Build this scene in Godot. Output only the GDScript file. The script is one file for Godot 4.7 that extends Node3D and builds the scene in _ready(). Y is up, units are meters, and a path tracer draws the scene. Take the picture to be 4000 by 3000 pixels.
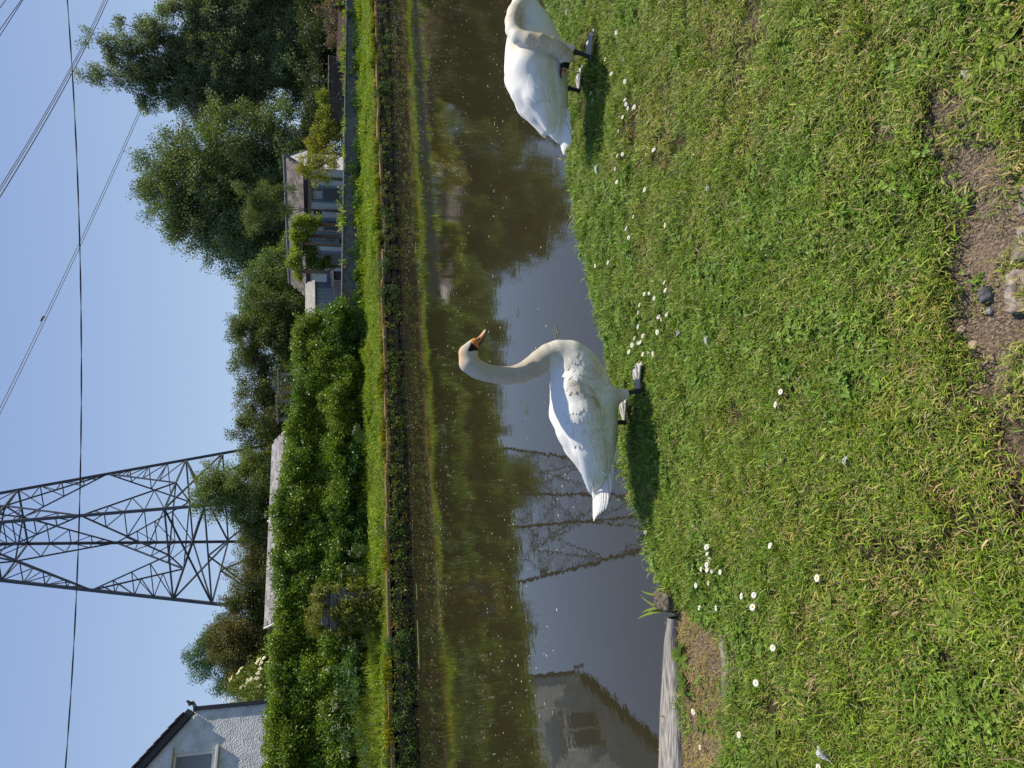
extends Node3D
# A canal on a bright early-summer day: two mute swans on the near lawn, the far bank with
# hedge, garden studio, house gable and a lattice pylon. The camera is held on its side.

const LAWN := 0.35          # height of the near lawn above the water (y = 0)
const TH := 0.44506         # the canal runs 25.5 degrees off the x axis
var along := Vector3(cos(TH), 0, -sin(TH))
var across := Vector3(sin(TH), 0, cos(TH))
var rng := RandomNumberGenerator.new()
var used := {}
var M := {}
var noise := FastNoiseLite.new()
var fine := FastNoiseLite.new()

# ------------------------------------------------------------------ mesh builder
class MB:
	var v := PackedVector3Array()
	var n := PackedVector3Array()
	var c := PackedColorArray()
	var idx := PackedInt32Array()
	func tri(a: Vector3, b: Vector3, d: Vector3, col: Color) -> void:
		var nn := (b - a).cross(d - a).normalized()
		var k := v.size()
		v.append(a); v.append(b); v.append(d)
		n.append(nn); n.append(nn); n.append(nn)
		c.append(col); c.append(col); c.append(col)
		idx.append(k); idx.append(k + 2); idx.append(k + 1)
	func quad(a: Vector3, b: Vector3, d: Vector3, e: Vector3, col: Color) -> void:
		var nn := (b - a).cross(d - a).normalized()
		var k := v.size()
		v.append(a); v.append(b); v.append(d); v.append(e)
		for q in 4:
			n.append(nn); c.append(col)
		idx.append(k); idx.append(k + 2); idx.append(k + 1)
		idx.append(k); idx.append(k + 3); idx.append(k + 2)
	func box(t: Transform3D, s: Vector3, col: Color) -> void:
		var x := t.basis.x * s.x * 0.5
		var y := t.basis.y * s.y * 0.5
		var z := t.basis.z * s.z * 0.5
		var o := t.origin
		quad(o - x - y + z, o + x - y + z, o + x + y + z, o - x + y + z, col)
		quad(o + x - y - z, o - x - y - z, o - x + y - z, o + x + y - z, col)
		quad(o + x - y + z, o + x - y - z, o + x + y - z, o + x + y + z, col)
		quad(o - x - y - z, o - x - y + z, o - x + y + z, o - x + y - z, col)
		quad(o - x + y + z, o + x + y + z, o + x + y - z, o - x + y - z, col)
		quad(o - x - y - z, o + x - y - z, o + x - y + z, o - x - y + z, col)
	func bar(a: Vector3, b: Vector3, w: float, h: float, col: Color, up := Vector3.UP) -> void:
		var y := (b - a).normalized()
		if absf(y.dot(up)) > 0.98:
			up = Vector3.RIGHT
		var x := up.cross(y).normalized()
		box(Transform3D(Basis(x, y, x.cross(y)), (a + b) * 0.5), Vector3(w, (b - a).length(), h), col)
	# a box with chamfered long edges, for timber and stone seen close
	func block(t: Transform3D, s: Vector3, ch: float, col: Color) -> void:
		var h := s * 0.5
		var pts := []
		for sy in [-1.0, 1.0]:
			for sz in [-1.0, 1.0]:
				pts.append(Vector2(sy * h.y, sz * (h.z - ch)))
				pts.append(Vector2(sy * (h.y - ch), sz * h.z))
		pts.sort_custom(func(a, b): return a.angle() < b.angle())
		var m := pts.size()
		var xs := [-h.x, -h.x + ch, h.x - ch, h.x]
		var sc := [1.0 - ch / h.y * 0.9, 1.0, 1.0, 1.0 - ch / h.y * 0.9]
		for i in 3:
			for j in m:
				var a: Vector2 = pts[j]
				var b: Vector2 = pts[(j + 1) % m]
				quad(t * Vector3(xs[i], a.x * sc[i], a.y * sc[i]), t * Vector3(xs[i], b.x * sc[i], b.y * sc[i]), t * Vector3(xs[i + 1], b.x * sc[i + 1], b.y * sc[i + 1]), t * Vector3(xs[i + 1], a.x * sc[i + 1], a.y * sc[i + 1]), col)
		for j in range(1, m - 1):
			tri(t * Vector3(xs[0], pts[0].x * sc[0], pts[0].y * sc[0]), t * Vector3(xs[0], pts[j + 1].x * sc[0], pts[j + 1].y * sc[0]), t * Vector3(xs[0], pts[j].x * sc[0], pts[j].y * sc[0]), col)
			tri(t * Vector3(xs[3], pts[0].x * sc[3], pts[0].y * sc[3]), t * Vector3(xs[3], pts[j].x * sc[3], pts[j].y * sc[3]), t * Vector3(xs[3], pts[j + 1].x * sc[3], pts[j + 1].y * sc[3]), col)
	func tube(p: Array, r: Array, sides: int, col: Color, cap := true) -> void:
		var k0 := v.size()
		var up := Vector3(0.13, 1, 0.21).normalized()
		for i in p.size():
			var d: Vector3 = ((p[mini(i + 1, p.size() - 1)] as Vector3) - (p[maxi(i - 1, 0)] as Vector3)).normalized()
			var x := up.cross(d)
			if x.length() < 0.05: x = Vector3.RIGHT.cross(d)
			x = x.normalized()
			var y := d.cross(x)
			for j in sides:
				var a := TAU * j / sides
				var q := x * cos(a) + y * sin(a)
				v.append((p[i] as Vector3) + q * float(r[i])); n.append(q); c.append(col)
			if i > 0:
				for j in sides:
					var a := k0 + (i - 1) * sides + j
					var b := k0 + (i - 1) * sides + (j + 1) % sides
					var e := b + sides
					var g := a + sides
					idx.append_array([a, e, b, a, g, e])
		if cap:
			for s in [0, p.size() - 1]:
				var d: Vector3 = ((p[1] - p[0]) if s == 0 else (p[s] - p[s - 1])).normalized() * (-1.0 if s == 0 else 1.0)
				var k := v.size()
				v.append(p[s]); n.append(d); c.append(col)
				for j in sides:
					v.append(v[k0 + s * sides + j]); n.append(d); c.append(col)
				for j in sides:
					if s == 0: idx.append_array([k, k + 1 + j, k + 1 + (j + 1) % sides])
					else: idx.append_array([k, k + 1 + (j + 1) % sides, k + 1 + j])
	# a folded four-point leaf
	func leaf(o: Vector3, dir: Vector3, nrm: Vector3, ln: float, wd: float, col: Color) -> void:
		var sd := dir.cross(nrm).normalized()
		var m := o + dir * ln * 0.45
		var tip := o + dir * ln - nrm * ln * 0.08
		var l := m - sd * wd * 0.5 + nrm * wd * 0.16
		var r := m + sd * wd * 0.5 + nrm * wd * 0.16
		tri(o, r, tip, col)
		tri(o, tip, l, col)
	# a grass blade that bends over
	func blade(o: Vector3, lean: Vector3, ln: float, wd: float, col: Color, bend := 1.0) -> void:
		var sd := lean.cross(Vector3.UP).normalized() * wd * 0.5
		var h := Vector3.UP
		var p1 := o + (h * 0.85 + lean * 0.35 * bend).normalized() * ln * 0.4
		var p2 := p1 + (h * 0.45 + lean * 0.9 * bend).normalized() * ln * 0.35
		var p3 := p2 + (h * 0.1 / maxf(bend, 0.3) + lean).normalized() * ln * 0.3
		quad(o - sd, o + sd, p1 + sd * 0.95, p1 - sd * 0.95, col)
		quad(p1 - sd * 0.95, p1 + sd * 0.95, p2 + sd * 0.7, p2 - sd * 0.7, col)
		tri(p2 - sd * 0.7, p2 + sd * 0.7, p3, col)
	# a stone: rounded box with noise
	func rock(t: Transform3D, rad: Vector3, pw: float, amp: float, seed_: int, col: Color, cols2 := Color(0, 0, 0, 0)) -> void:
		var nz := FastNoiseLite.new()
		nz.seed = seed_
		nz.frequency = 1.3
		var k0 := v.size()
		var U := 18
		var W := 10
		for j in W + 1:
			for i in U + 1:
				var a := TAU * i / U
				var b := PI * (float(j) / W - 0.5)
				var q := Vector3(signf(cos(a)) * pow(absf(cos(a)), pw) * pow(absf(cos(b)), pw), signf(sin(b)) * pow(absf(sin(b)), pw), signf(sin(a)) * pow(absf(sin(a)), pw) * pow(absf(cos(b)), pw))
				var f := 1.0 + amp * nz.get_noise_3dv(q * 1.4 + Vector3.ONE * seed_) + amp * 0.4 * nz.get_noise_3dv(q * 5.0)
				var p := Vector3(q.x * rad.x, q.y * rad.y, q.z * rad.z) * f
				v.append(t * p)
				n.append((t.basis * Vector3(q.x / rad.x, q.y / rad.y, q.z / rad.z)).normalized())
				var mix_ := clampf(0.5 + nz.get_noise_3dv(q * 3.0), 0, 1)
				c.append(col.lerp(cols2, mix_) if cols2.a > 0.0 else col)
		for j in W:
			for i in U:
				var a := k0 + j * (U + 1) + i
				var b := a + 1
				var d := a + U + 1
				idx.append_array([a, b, d, b, d + 1, d])
		smooth_from(k0)
	func smooth_from(k0: int) -> void:
		var acc := {}
		for q in range(0, idx.size(), 3):
			if idx[q] < k0: continue
			var fn := (v[idx[q + 2]] - v[idx[q]]).cross(v[idx[q + 1]] - v[idx[q]])
			for e in 3:
				var key := (v[idx[q + e]] * 5000.0).round()
				acc[key] = acc.get(key, Vector3.ZERO) + fn
		for q in range(k0, v.size()):
			var a: Vector3 = acc.get((v[q] * 5000.0).round(), Vector3.UP)
			if a.length() > 1e-12: n[q] = a.normalized()
	func mesh() -> ArrayMesh:
		var a := []
		a.resize(Mesh.ARRAY_MAX)
		a[Mesh.ARRAY_VERTEX] = v
		a[Mesh.ARRAY_NORMAL] = n
		a[Mesh.ARRAY_COLOR] = c
		a[Mesh.ARRAY_INDEX] = idx
		var m := ArrayMesh.new()
		m.add_surface_from_arrays(Mesh.PRIMITIVE_TRIANGLES, a)
		return m

# ------------------------------------------------------------------ scene helpers
func numbered(called: String) -> String:
	var k: int = used.get(called, 0)
	used[called] = k + 1
	return called if k == 0 else "%s_%03d" % [called, k]

func tag(o: Node, label: String, category: String, group := "") -> Node:
	o.set_meta("label", label)
	o.set_meta("category", category)
	if group: o.set_meta("group", group)
	return o

func thing(called: String, label: String, category: String, at := Vector3.ZERO, turn := 0.0, group := "") -> Node3D:
	var o := Node3D.new()
	o.name = numbered(called)
	add_child(o)
	o.position = at
	o.rotation.y = turn
	tag(o, label, category, group)
	return o

func part(called: String, mb, mat: Material, parent: Node) -> MeshInstance3D:
	var o := MeshInstance3D.new()
	o.mesh = mb.mesh() if mb is MB else mb
	o.material_override = mat
	o.name = called
	parent.add_child(o, true)
	return o

func struct(called: String, mb, mat: Material) -> MeshInstance3D:
	var o := part(numbered(called), mb, mat, self)
	o.set_meta("kind", "structure")
	return o

func scatter(called: String, mesh: Mesh, mat: Material, xf: Array, cols: Array, parent: Node) -> MultiMeshInstance3D:
	var mm := MultiMesh.new()
	mm.transform_format = MultiMesh.TRANSFORM_3D
	mm.use_colors = true
	mm.mesh = mesh
	mm.instance_count = xf.size()
	for i in xf.size():
		mm.set_instance_transform(i, xf[i])
		mm.set_instance_color(i, cols[i])
	var o := MultiMeshInstance3D.new()
	o.multimesh = mm
	o.material_override = mat
	o.name = called
	parent.add_child(o, true)
	return o

func lin(r: float, g: float, b: float) -> Color:
	return Color(r, g, b).linear_to_srgb()

func mat(col: Color, rough := 0.8, spec := 0.5) -> StandardMaterial3D:
	var m := StandardMaterial3D.new()
	m.albedo_color = col
	m.roughness = rough
	m.metallic_specular = spec
	return m

func vmat(rough := 0.8, spec := 0.5) -> StandardMaterial3D:
	var m := mat(Color.WHITE, rough, spec)
	m.vertex_color_use_as_albedo = true
	return m

func leafmat(rough: float, back: Color, spec := 0.5) -> StandardMaterial3D:
	var m := vmat(rough, spec)
	m.cull_mode = BaseMaterial3D.CULL_DISABLED
	m.backlight_enabled = true
	m.backlight = back
	return m

func ntex(freq: float, seed_: int, size := 512, stops := [], type := FastNoiseLite.TYPE_SIMPLEX_SMOOTH, oct := 4, normal := false, bump := 4.0) -> NoiseTexture2D:
	var f := FastNoiseLite.new()
	f.noise_type = type
	f.frequency = freq
	f.seed = seed_
	f.fractal_octaves = oct
	var t := NoiseTexture2D.new()
	t.width = size
	t.height = size
	t.seamless = true
	t.noise = f
	t.as_normal_map = normal
	t.bump_strength = bump
	if stops.size():
		var g := Gradient.new()
		g.offsets = PackedFloat32Array(stops.map(func(s): return s[0]))
		g.colors = PackedColorArray(stops.map(func(s): return s[1]))
		t.color_ramp = g
	return t

func tri_tex(m: StandardMaterial3D, tex: Texture2D, scale: float, world := true) -> StandardMaterial3D:
	m.albedo_texture = tex
	m.uv1_triplanar = true
	m.uv1_world_triplanar = world
	m.uv1_scale = Vector3.ONE * scale
	return m

func relief(m: StandardMaterial3D, tex: Texture2D, cm: float) -> StandardMaterial3D:
	m.heightmap_enabled = true
	m.heightmap_texture = tex
	m.heightmap_scale = cm
	return m

func cw(a: float, s: float, y: float) -> Vector3:   # canal coordinates: along, across, height
	return along * a + across * s + Vector3(0, y, 0)

func ru(a: float, b: float) -> float:
	return rng.randf_range(a, b)

func rdir() -> Vector3:
	var z := ru(-1, 1)
	var a := ru(0, TAU)
	var q := sqrt(1 - z * z)
	return Vector3(q * cos(a), z, q * sin(a))

func ybasis(d: Vector3, spin: float) -> Basis:
	var y := d.normalized()
	var x := (Vector3.UP if absf(y.y) < 0.9 else Vector3.RIGHT).cross(y).normalized()
	return Basis(x, y, x.cross(y)) * Basis(Vector3.UP, spin)

func tint(base: Color, amount: float, hue := 0.0) -> Color:
	var f := 1.0 + ru(-amount, amount)
	var h := ru(-hue, hue)
	return Color(base.r * f * (1 + h), base.g * f, base.b * f * (1 - h))

# ------------------------------------------------------------------ foliage
func spray(count: int, size: float, ln: float, wd: float, seed_: int, droop := 0.0, spread := 1.0) -> ArrayMesh:
	rng.seed = seed_
	var b := MB.new()
	b.tube([Vector3.ZERO, Vector3(ru(-0.1, 0.1), 0.5, ru(-0.1, 0.1)) * size, Vector3(ru(-0.2, 0.2), 1, ru(-0.2, 0.2)) * size], [size * 0.014, size * 0.01, size * 0.004], 3, Color(0.5, 0.35, 0.25), false)
	for i in count:
		var t := (i + ru(0.1, 0.9)) / count
		var a := i * 2.4 + ru(-0.6, 0.6)
		var out := Vector3(cos(a), 0, sin(a))
		var o := Vector3(0, t * size, 0) + out * size * ru(0.05, 0.5) * spread * (1.1 - t * 0.6)
		var d := (out * ru(0.5, 1.0) + Vector3(0, ru(-0.3, 0.8) - droop, 0)).normalized()
		var nn := (Vector3.UP * ru(0.3, 1.0) + rdir() * 0.8).normalized()
		nn = (nn - d * nn.dot(d)).normalized()
		var f := ru(0.75, 1.2)
		b.leaf(o, d, nn, ln * ru(0.7, 1.2), wd * ru(0.8, 1.2), Color(f * ru(0.92, 1.1), f, f * ru(0.8, 1.1)))
	return b.mesh()

# sprays through a set of lobes [centre, radii]; noise opens gaps and gathers clumps
func crown(called: String, parent: Node, lobes: Array, count: int, meshes: Array, m: Material, base: Color, scale: Vector2, seed_: int, gap := -0.12, freq := 0.45, shell := 0.45, up := 0.35) -> void:
	rng.seed = seed_
	var nz := FastNoiseLite.new()
	nz.seed = seed_
	nz.frequency = freq
	var total := 0.0
	for l in lobes: total += pow(l[1].x * l[1].y * l[1].z, 0.667)
	var xs := []
	var cs := []
	for k in meshes.size():
		xs.append([]); cs.append([])
	for l in lobes:
		var want := int(count * pow(l[1].x * l[1].y * l[1].z, 0.667) / total)
		var tries := 0
		var got := 0
		var cr := 0.17 * pow(l[1].x * l[1].y * l[1].z, 0.333) + 0.1 * scale.y      # size of a clump of twigs
		var hub := Vector3.ZERO
		var left := 0
		var hue := Color.WHITE
		while got < want and tries < want * 4:
			tries += 1
			var d := rdir()
			if left > 0:
				left -= 1
				got += 1
				var w := rdir() * pow(rng.randf(), 0.5) * cr
				w.y *= 0.7
				var sd = (w.normalized() * 0.7 + (hub - l[0]).normalized() * 0.5 + Vector3.UP * up + rdir() * 0.5).normalized()
				var kk := rng.randi() % meshes.size()
				xs[kk].append(Transform3D(ybasis(sd, ru(0, TAU)).scaled(Vector3.ONE * ru(scale.x, scale.y)), hub + w))
				cs[kk].append(tint(base * hue, 0.18, 0.08))
				continue
			var q := pow(rng.randf(), shell)
			# an uneven outline: the radius itself varies
			q *= 1.0 + 0.28 * nz.get_noise_3dv(d * 3.1 / freq + l[0] * 3.0)
			var p: Vector3 = l[0] + Vector3(d.x * l[1].x, d.y * l[1].y, d.z * l[1].z) * q
			if nz.get_noise_3dv(p) < gap: continue
			hub = p
			left = rng.randi_range(5, 16)
			var hf := ru(0.8, 1.22)
			hue = Color(hf * ru(0.92, 1.1), hf, hf)
			var dir := (d * 0.8 + Vector3.UP * up + rdir() * 0.6).normalized()
			var s := ru(scale.x, scale.y)
			var k := rng.randi() % meshes.size()
			xs[k].append(Transform3D(ybasis(dir, ru(0, TAU)).scaled(Vector3.ONE * s), p))
			cs[k].append(tint(base, 0.22, 0.1))
			got += 1
	for k in meshes.size():
		if xs[k].size():
			var o := scatter(called, meshes[k], m, xs[k], cs[k], parent)
			o.set_meta("kind", "stuff")

func limbs(parent: Node, h: float, r: float, tips: Array, col: Color, seed_: int) -> void:
	rng.seed = seed_
	var b := MB.new()
	var p := []
	var rr := []
	for i in 7:
		var t := i / 6.0
		p.append(Vector3(sin(t * 3 + seed_) * 0.12 * h * 0.1, h * t, cos(t * 2.3 + seed_) * 0.1 * h * 0.1))
		rr.append(r * (1.0 - 0.75 * t) * (1.25 if i == 0 else 1.0))
	b.tube(p, rr, 9, col)
	part("trunk", b, M.bark, parent)
	for t in tips:
		var k := rng.randi_range(2, 5)
		var o: Vector3 = p[k]
		var e: Vector3 = t
		var m := o.lerp(e, 0.5) + Vector3(ru(-0.3, 0.3), 0.25 * (e - o).length() * 0.4, ru(-0.3, 0.3))
		var lb := MB.new()
		lb.tube([o, o.lerp(m, 0.55) + Vector3(0, 0.1, 0), m, m.lerp(e, 0.55), e], [rr[k] * 0.6, rr[k] * 0.45, rr[k] * 0.32, rr[k] * 0.2, 0.02], 6, col)
		part("limb", lb, M.bark, parent)

func tree(called: String, label: String, at: Vector3, h: float, r: float, lobes: Array, count: int, meshes: Array, m: Material, base: Color, scale: Vector2, seed_: int, gap := -0.12, freq := 0.45, shell := 0.45, up := 0.35) -> Node3D:
	var t := thing(called, label, "tree", at)
	var tips := []
	for l in lobes: tips.append(l[0] + Vector3(0, l[1].y * 0.3, 0))
	limbs(t, h, r, tips, Color(0.09, 0.07, 0.05), seed_)
	crown("crown", t, lobes, count, meshes, m, base, scale, seed_, gap, freq, shell, up)
	return t

# ------------------------------------------------------------------ smooth bodies (distance field meshed as surface nets)
func body(mb: MB, prims: Array, lo: Vector3, hi: Vector3, h: float, paint: Callable) -> Dictionary:
	var nx := int((hi.x - lo.x) / h) + 1
	var ny := int((hi.y - lo.y) / h) + 1
	var nz := int((hi.z - lo.z) / h) + 1
	var g := PackedFloat32Array()
	g.resize(nx * ny * nz)
	g.fill(0.2)
	for pr in prims:
		var a: Vector3 = pr[0]
		var b: Vector3 = pr[1]
		var ra: float = pr[2]
		var rb: float = pr[3]
		var k: float = pr[4]
		var zs: float = pr[5] if pr.size() > 5 else 1.0
		var m := maxf(ra, rb) * maxf(1.0, 1.0 / zs) + k + h * 2.0
		var i0 := maxi(0, int((minf(a.x, b.x) - m - lo.x) / h))
		var i1 := mini(nx - 1, int((maxf(a.x, b.x) + m - lo.x) / h) + 1)
		var j0 := maxi(0, int((minf(a.y, b.y) - m - lo.y) / h))
		var j1 := mini(ny - 1, int((maxf(a.y, b.y) + m - lo.y) / h) + 1)
		var k0 := maxi(0, int((minf(a.z, b.z) - m - lo.z) / h))
		var k1 := mini(nz - 1, int((maxf(a.z, b.z) + m - lo.z) / h) + 1)
		var ab := b - a
		ab.z *= zs
		var l2 := maxf(ab.length_squared(), 1e-9)
		var dr := rb - ra
		for i in range(i0, i1 + 1):
			var px := lo.x + i * h - a.x
			for j in range(j0, j1 + 1):
				var py := lo.y + j * h - a.y
				var row := (i * ny + j) * nz
				for q in range(k0, k1 + 1):
					var p := Vector3(px, py, (lo.z + q * h - a.z) * zs)
					var t := clampf(p.dot(ab) / l2, 0.0, 1.0)
					var d := (p - ab * t).length() - ra - dr * t
					var e := g[row + q]
					var f := k - absf(d - e)
					if f > 0.0:
						g[row + q] = minf(d, e) - f * f * 0.25 / k
					elif d < e:
						g[row + q] = d
	# one vertex in each crossed cell
	var cell := {}
	var start := mb.v.size()
	var off := [0, 1, nz, nz + 1, ny * nz, ny * nz + 1, ny * nz + nz, ny * nz + nz + 1]
	for i in nx - 1:
		for j in ny - 1:
			var row := (i * ny + j) * nz
			for q in nz - 1:
				var at := row + q
				var c0 := g[at]
				if absf(c0) > h * 2.2: continue
				var mask := 0
				for e in 8:
					if g[at + off[e]] < 0.0: mask += 1
				if mask == 0 or mask == 8: continue
				var sum := Vector3.ZERO
				var cnt := 0
				for e in 8:
					for ax in [1, 2, 4]:
						if e & ax: continue
						var v0 := g[at + off[e]]
						var v1 := g[at + off[e | ax]]
						if (v0 < 0.0) == (v1 < 0.0): continue
						var t := v0 / (v0 - v1)
						var o := Vector3(1.0 if e & 4 else 0.0, 1.0 if e & 2 else 0.0, 1.0 if e & 1 else 0.0)
						if ax == 4: o.x = t
						elif ax == 2: o.y = t
						else: o.z = t
						sum += o
						cnt += 1
				var p := lo + (Vector3(i, j, q) + sum / cnt) * h
				cell[at] = mb.v.size()
				mb.v.append(p)
				mb.n.append(Vector3.ZERO)
				mb.c.append(paint.call(p))
	var sx := ny * nz
	var sy := nz
	for at in cell:
		var v0 := g[at]
		for ax in 3:
			var st: int = [sx, sy, 1][ax]
			var v1 := g[at + st]
			if (v0 < 0.0) == (v1 < 0.0): continue
			var u: int = [sy, 1, sx][ax]
			var w: int = [1, sx, sy][ax]
			if not (cell.has(at - u) and cell.has(at - w) and cell.has(at - u - w)): continue
			var q := [cell[at - u - w], cell[at - w], cell[at], cell[at - u]]
			if v0 >= 0.0: q.reverse()
			mb.idx.append_array([q[0], q[2], q[1], q[0], q[3], q[2]])
	for q in range(0, mb.idx.size(), 3):
		if mb.idx[q] < start: continue
		var fn := (mb.v[mb.idx[q + 2]] - mb.v[mb.idx[q]]).cross(mb.v[mb.idx[q + 1]] - mb.v[mb.idx[q]])
		for e in 3: mb.n[mb.idx[q + e]] += fn
	for q in range(start, mb.v.size()): mb.n[q] = mb.n[q].normalized() if mb.n[q].length() > 1e-14 else Vector3.UP
	return {"g": g, "lo": lo, "h": h, "nx": nx, "ny": ny, "nz": nz}

func sample(f: Dictionary, p: Vector3) -> float:
	var q: Vector3 = (p - f.lo) / f.h
	var i := clampi(int(q.x), 0, f.nx - 2)
	var j := clampi(int(q.y), 0, f.ny - 2)
	var k := clampi(int(q.z), 0, f.nz - 2)
	var a := q.x - i
	var b := q.y - j
	var c := q.z - k
	var g: PackedFloat32Array = f.g
	var sx: int = f.ny * f.nz
	var at: int = i * sx + j * f.nz + k
	var e0 := lerpf(lerpf(g[at], g[at + 1], c), lerpf(g[at + f.nz], g[at + f.nz + 1], c), b)
	at += sx
	var e1 := lerpf(lerpf(g[at], g[at + 1], c), lerpf(g[at + f.nz], g[at + f.nz + 1], c), b)
	return lerpf(e0, e1, a)

func grad(f: Dictionary, p: Vector3) -> Vector3:
	var e: float = f.h
	return Vector3(sample(f, p + Vector3(e, 0, 0)) - sample(f, p - Vector3(e, 0, 0)), sample(f, p + Vector3(0, e, 0)) - sample(f, p - Vector3(0, e, 0)), sample(f, p + Vector3(0, 0, e)) - sample(f, p - Vector3(0, 0, e))).normalized()

# one vane: a cambered, tapering strip
func feather(mb: MB, o: Vector3, d: Vector3, up: Vector3, ln: float, wd: float, lift: float, col: Color, f := {}) -> void:
	d = d.normalized()
	var sd := d.cross(up).normalized()
	up = sd.cross(d).normalized()
	var prof := [0.6, 0.9, 1.0, 1.0, 0.9, 0.62, 0.1]
	var amp := clampf(0.0046 + (ln - 0.05) * 0.08, 0.0046, 0.0125)
	var k0 := mb.v.size()
	var N := prof.size()
	for i in N:
		var t := i / float(N - 1)
		var c := o + d * ln * t + up * lift * sin(t * 2.2)
		for j in 5:
			var w := (j - 2) * 0.5
			var p = c + sd * w * wd * 0.5 * prof[i] - up * w * w * wd * 0.1
			var nn := (up + sd * w * 0.4).normalized()
			if f.size():      # vanes lie on the body; only their tips stand clear
				var hold := 1.0 if t < 0.7 else 1.0 - (t - 0.7) * 0.8
				for it in 2:
					var dist := sample(f, p)
					if dist > 0.06: break
					p -= grad(f, p) * (dist - (-0.0012 + amp * t - 0.0014 * w * w)) * hold
			mb.v.append(p)
			mb.n.append(nn)
			mb.c.append(col)
	var i0 := mb.idx.size()
	for i in N - 1:
		for j in 4:
			var a := k0 + i * 5 + j
			mb.idx.append_array([a, a + 6, a + 1, a, a + 5, a + 6])
	for q in range(k0, mb.v.size()): mb.n[q] *= 0.001
	for q in range(i0, mb.idx.size(), 3):
		var fn := (mb.v[mb.idx[q + 2]] - mb.v[mb.idx[q]]).cross(mb.v[mb.idx[q + 1]] - mb.v[mb.idx[q]])
		for e in 3: mb.n[mb.idx[q + e]] += fn * 1e4
	for q in range(k0, mb.v.size()): mb.n[q] = mb.n[q].normalized()

func webbed_foot(parent: Node, ankle: Vector3, dir: Vector3, ln: float) -> void:
	var f := part("foot", foot_mesh(ankle, dir, ln), M.foot, parent)
	var t := MB.new()
	for k in 3:
		var e: Vector3 = ankle + dir.rotated(Vector3.UP, (k - 1) * 0.42) * ln * [0.93, 1.0, 0.9][k]
		e.y = 0.028
		t.tube([ankle + Vector3(0, 0.012, 0), ankle.lerp(e, 0.35) + Vector3(0, 0.012, 0), ankle.lerp(e, 0.6) + Vector3(0, 0.009, 0), ankle.lerp(e, 0.88) + Vector3(0, 0.006, 0), e + Vector3(0, -0.004, 0)], [0.009, 0.0065, 0.007, 0.005, 0.002], 7, Color(0.33, 0.31, 0.31))
	part("toes", t, M.leg, f)

func foot_mesh(ankle: Vector3, dir: Vector3, ln: float) -> ArrayMesh:
	var b := MB.new()
	var k0 := 0
	var rows := 9
	var colsn := 17
	for i in rows:
		var t := i / float(rows - 1)
		for j in colsn:
			var a := (j / float(colsn - 1) - 0.5) * 2.0 * 0.46
			var toe := absf(sin((a / 0.42) * PI))      # between the toes the web is set back
			var r := ln * (0.06 + 0.94 * t) * (1.0 - 0.05 * toe * t)
			var q := ankle + dir.rotated(Vector3.UP, a) * r
			q.y = 0.03 + (1 - t) * 0.01 - toe * 0.005 + 0.0025 * sin(j * 3.3 + i * 1.7)
			b.v.append(q); b.n.append(Vector3.UP)
			var sh := 0.4 + 0.06 * sin(j * 5.1 + i * 2.3)
			b.c.append(Color(sh, sh * 0.97, sh * 0.99))
	for i in rows - 1:
		for j in colsn - 1:
			var a := k0 + i * colsn + j
			b.idx.append_array([a, a + 1, a + colsn, a + 1, a + colsn + 1, a + colsn])
	b.smooth_from(0)
	for q in b.n.size():
		if b.n[q].y < 0.0: b.n[q] = -b.n[q]
	return b.mesh()

# folded wing: rows of overlapping vanes laid on the body's surface, longer towards the tail
func wing(parent: Node, f: Dictionary, side: float, rows: Array, seed_: int, spots: Array, tip: Vector3) -> void:
	rng.seed = seed_
	var b := MB.new()
	for r in rows:      # [from, to, count, length, width, lift, droop of the vane]
		var a0: Vector3 = r[0]
		var a1: Vector3 = r[1]
		for i in int(r[2]):
			var t := (i + ru(0.25, 0.75)) / float(r[2])
			var p := a0.lerp(a1, t)
			p.z = side * 0.30
			var hit := false
			for step in 60:
				if sample(f, p) < 0.0005:
					hit = true
					break
				p.z -= side * 0.005
			if not hit: continue
			var nn := grad(f, p)
			if nn.y > 0.72 and (r[3] > 0.13 or side < 0.0): continue
			var d := Vector3(-1, r[6] + ru(-0.05, 0.05), 0)
			d = (d - nn * d.dot(nn)).normalized()
			var fl: float = r[3]
			var tipd := sample(f, p + d * fl)
			if fl < 0.17 and (tipd > 0.03 or tipd < -0.03): continue
			if side < 0.0 and fl > 0.13 and t < 0.4: continue
			var w := ru(0.94, 1.0)
			feather(b, p + nn * 0.0015 + d * ru(-0.01, 0.01), d + nn * 0.02, nn, r[3] * ru(0.9, 1.1), r[4] * ru(0.9, 1.1), r[5], stain_and_shade(p, spots, Color(0.76 * w, 0.74 * w, 0.69 * w)), f)
	for i in (6 if side > 0.0 else 0):      # long flight feathers closing the wing towards the tail
		var p := Vector3(tip.x + 0.27 - i * 0.012, tip.y + 0.115 - i * 0.027, side * 0.3)
		for step in 60:
			if sample(f, p) < 0.002: break
			p.z -= side * 0.005
		var nn := grad(f, p)
		var end := Vector3(tip.x + i * 0.012, tip.y + 0.012 - i * 0.008, tip.z * side + 0.012)
		feather(b, p + nn * 0.005, end - p, nn, (end - p).length(), 0.048, 0.022, Color(0.77, 0.755, 0.71))
	part("wing", b, M.swan, parent)

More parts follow.
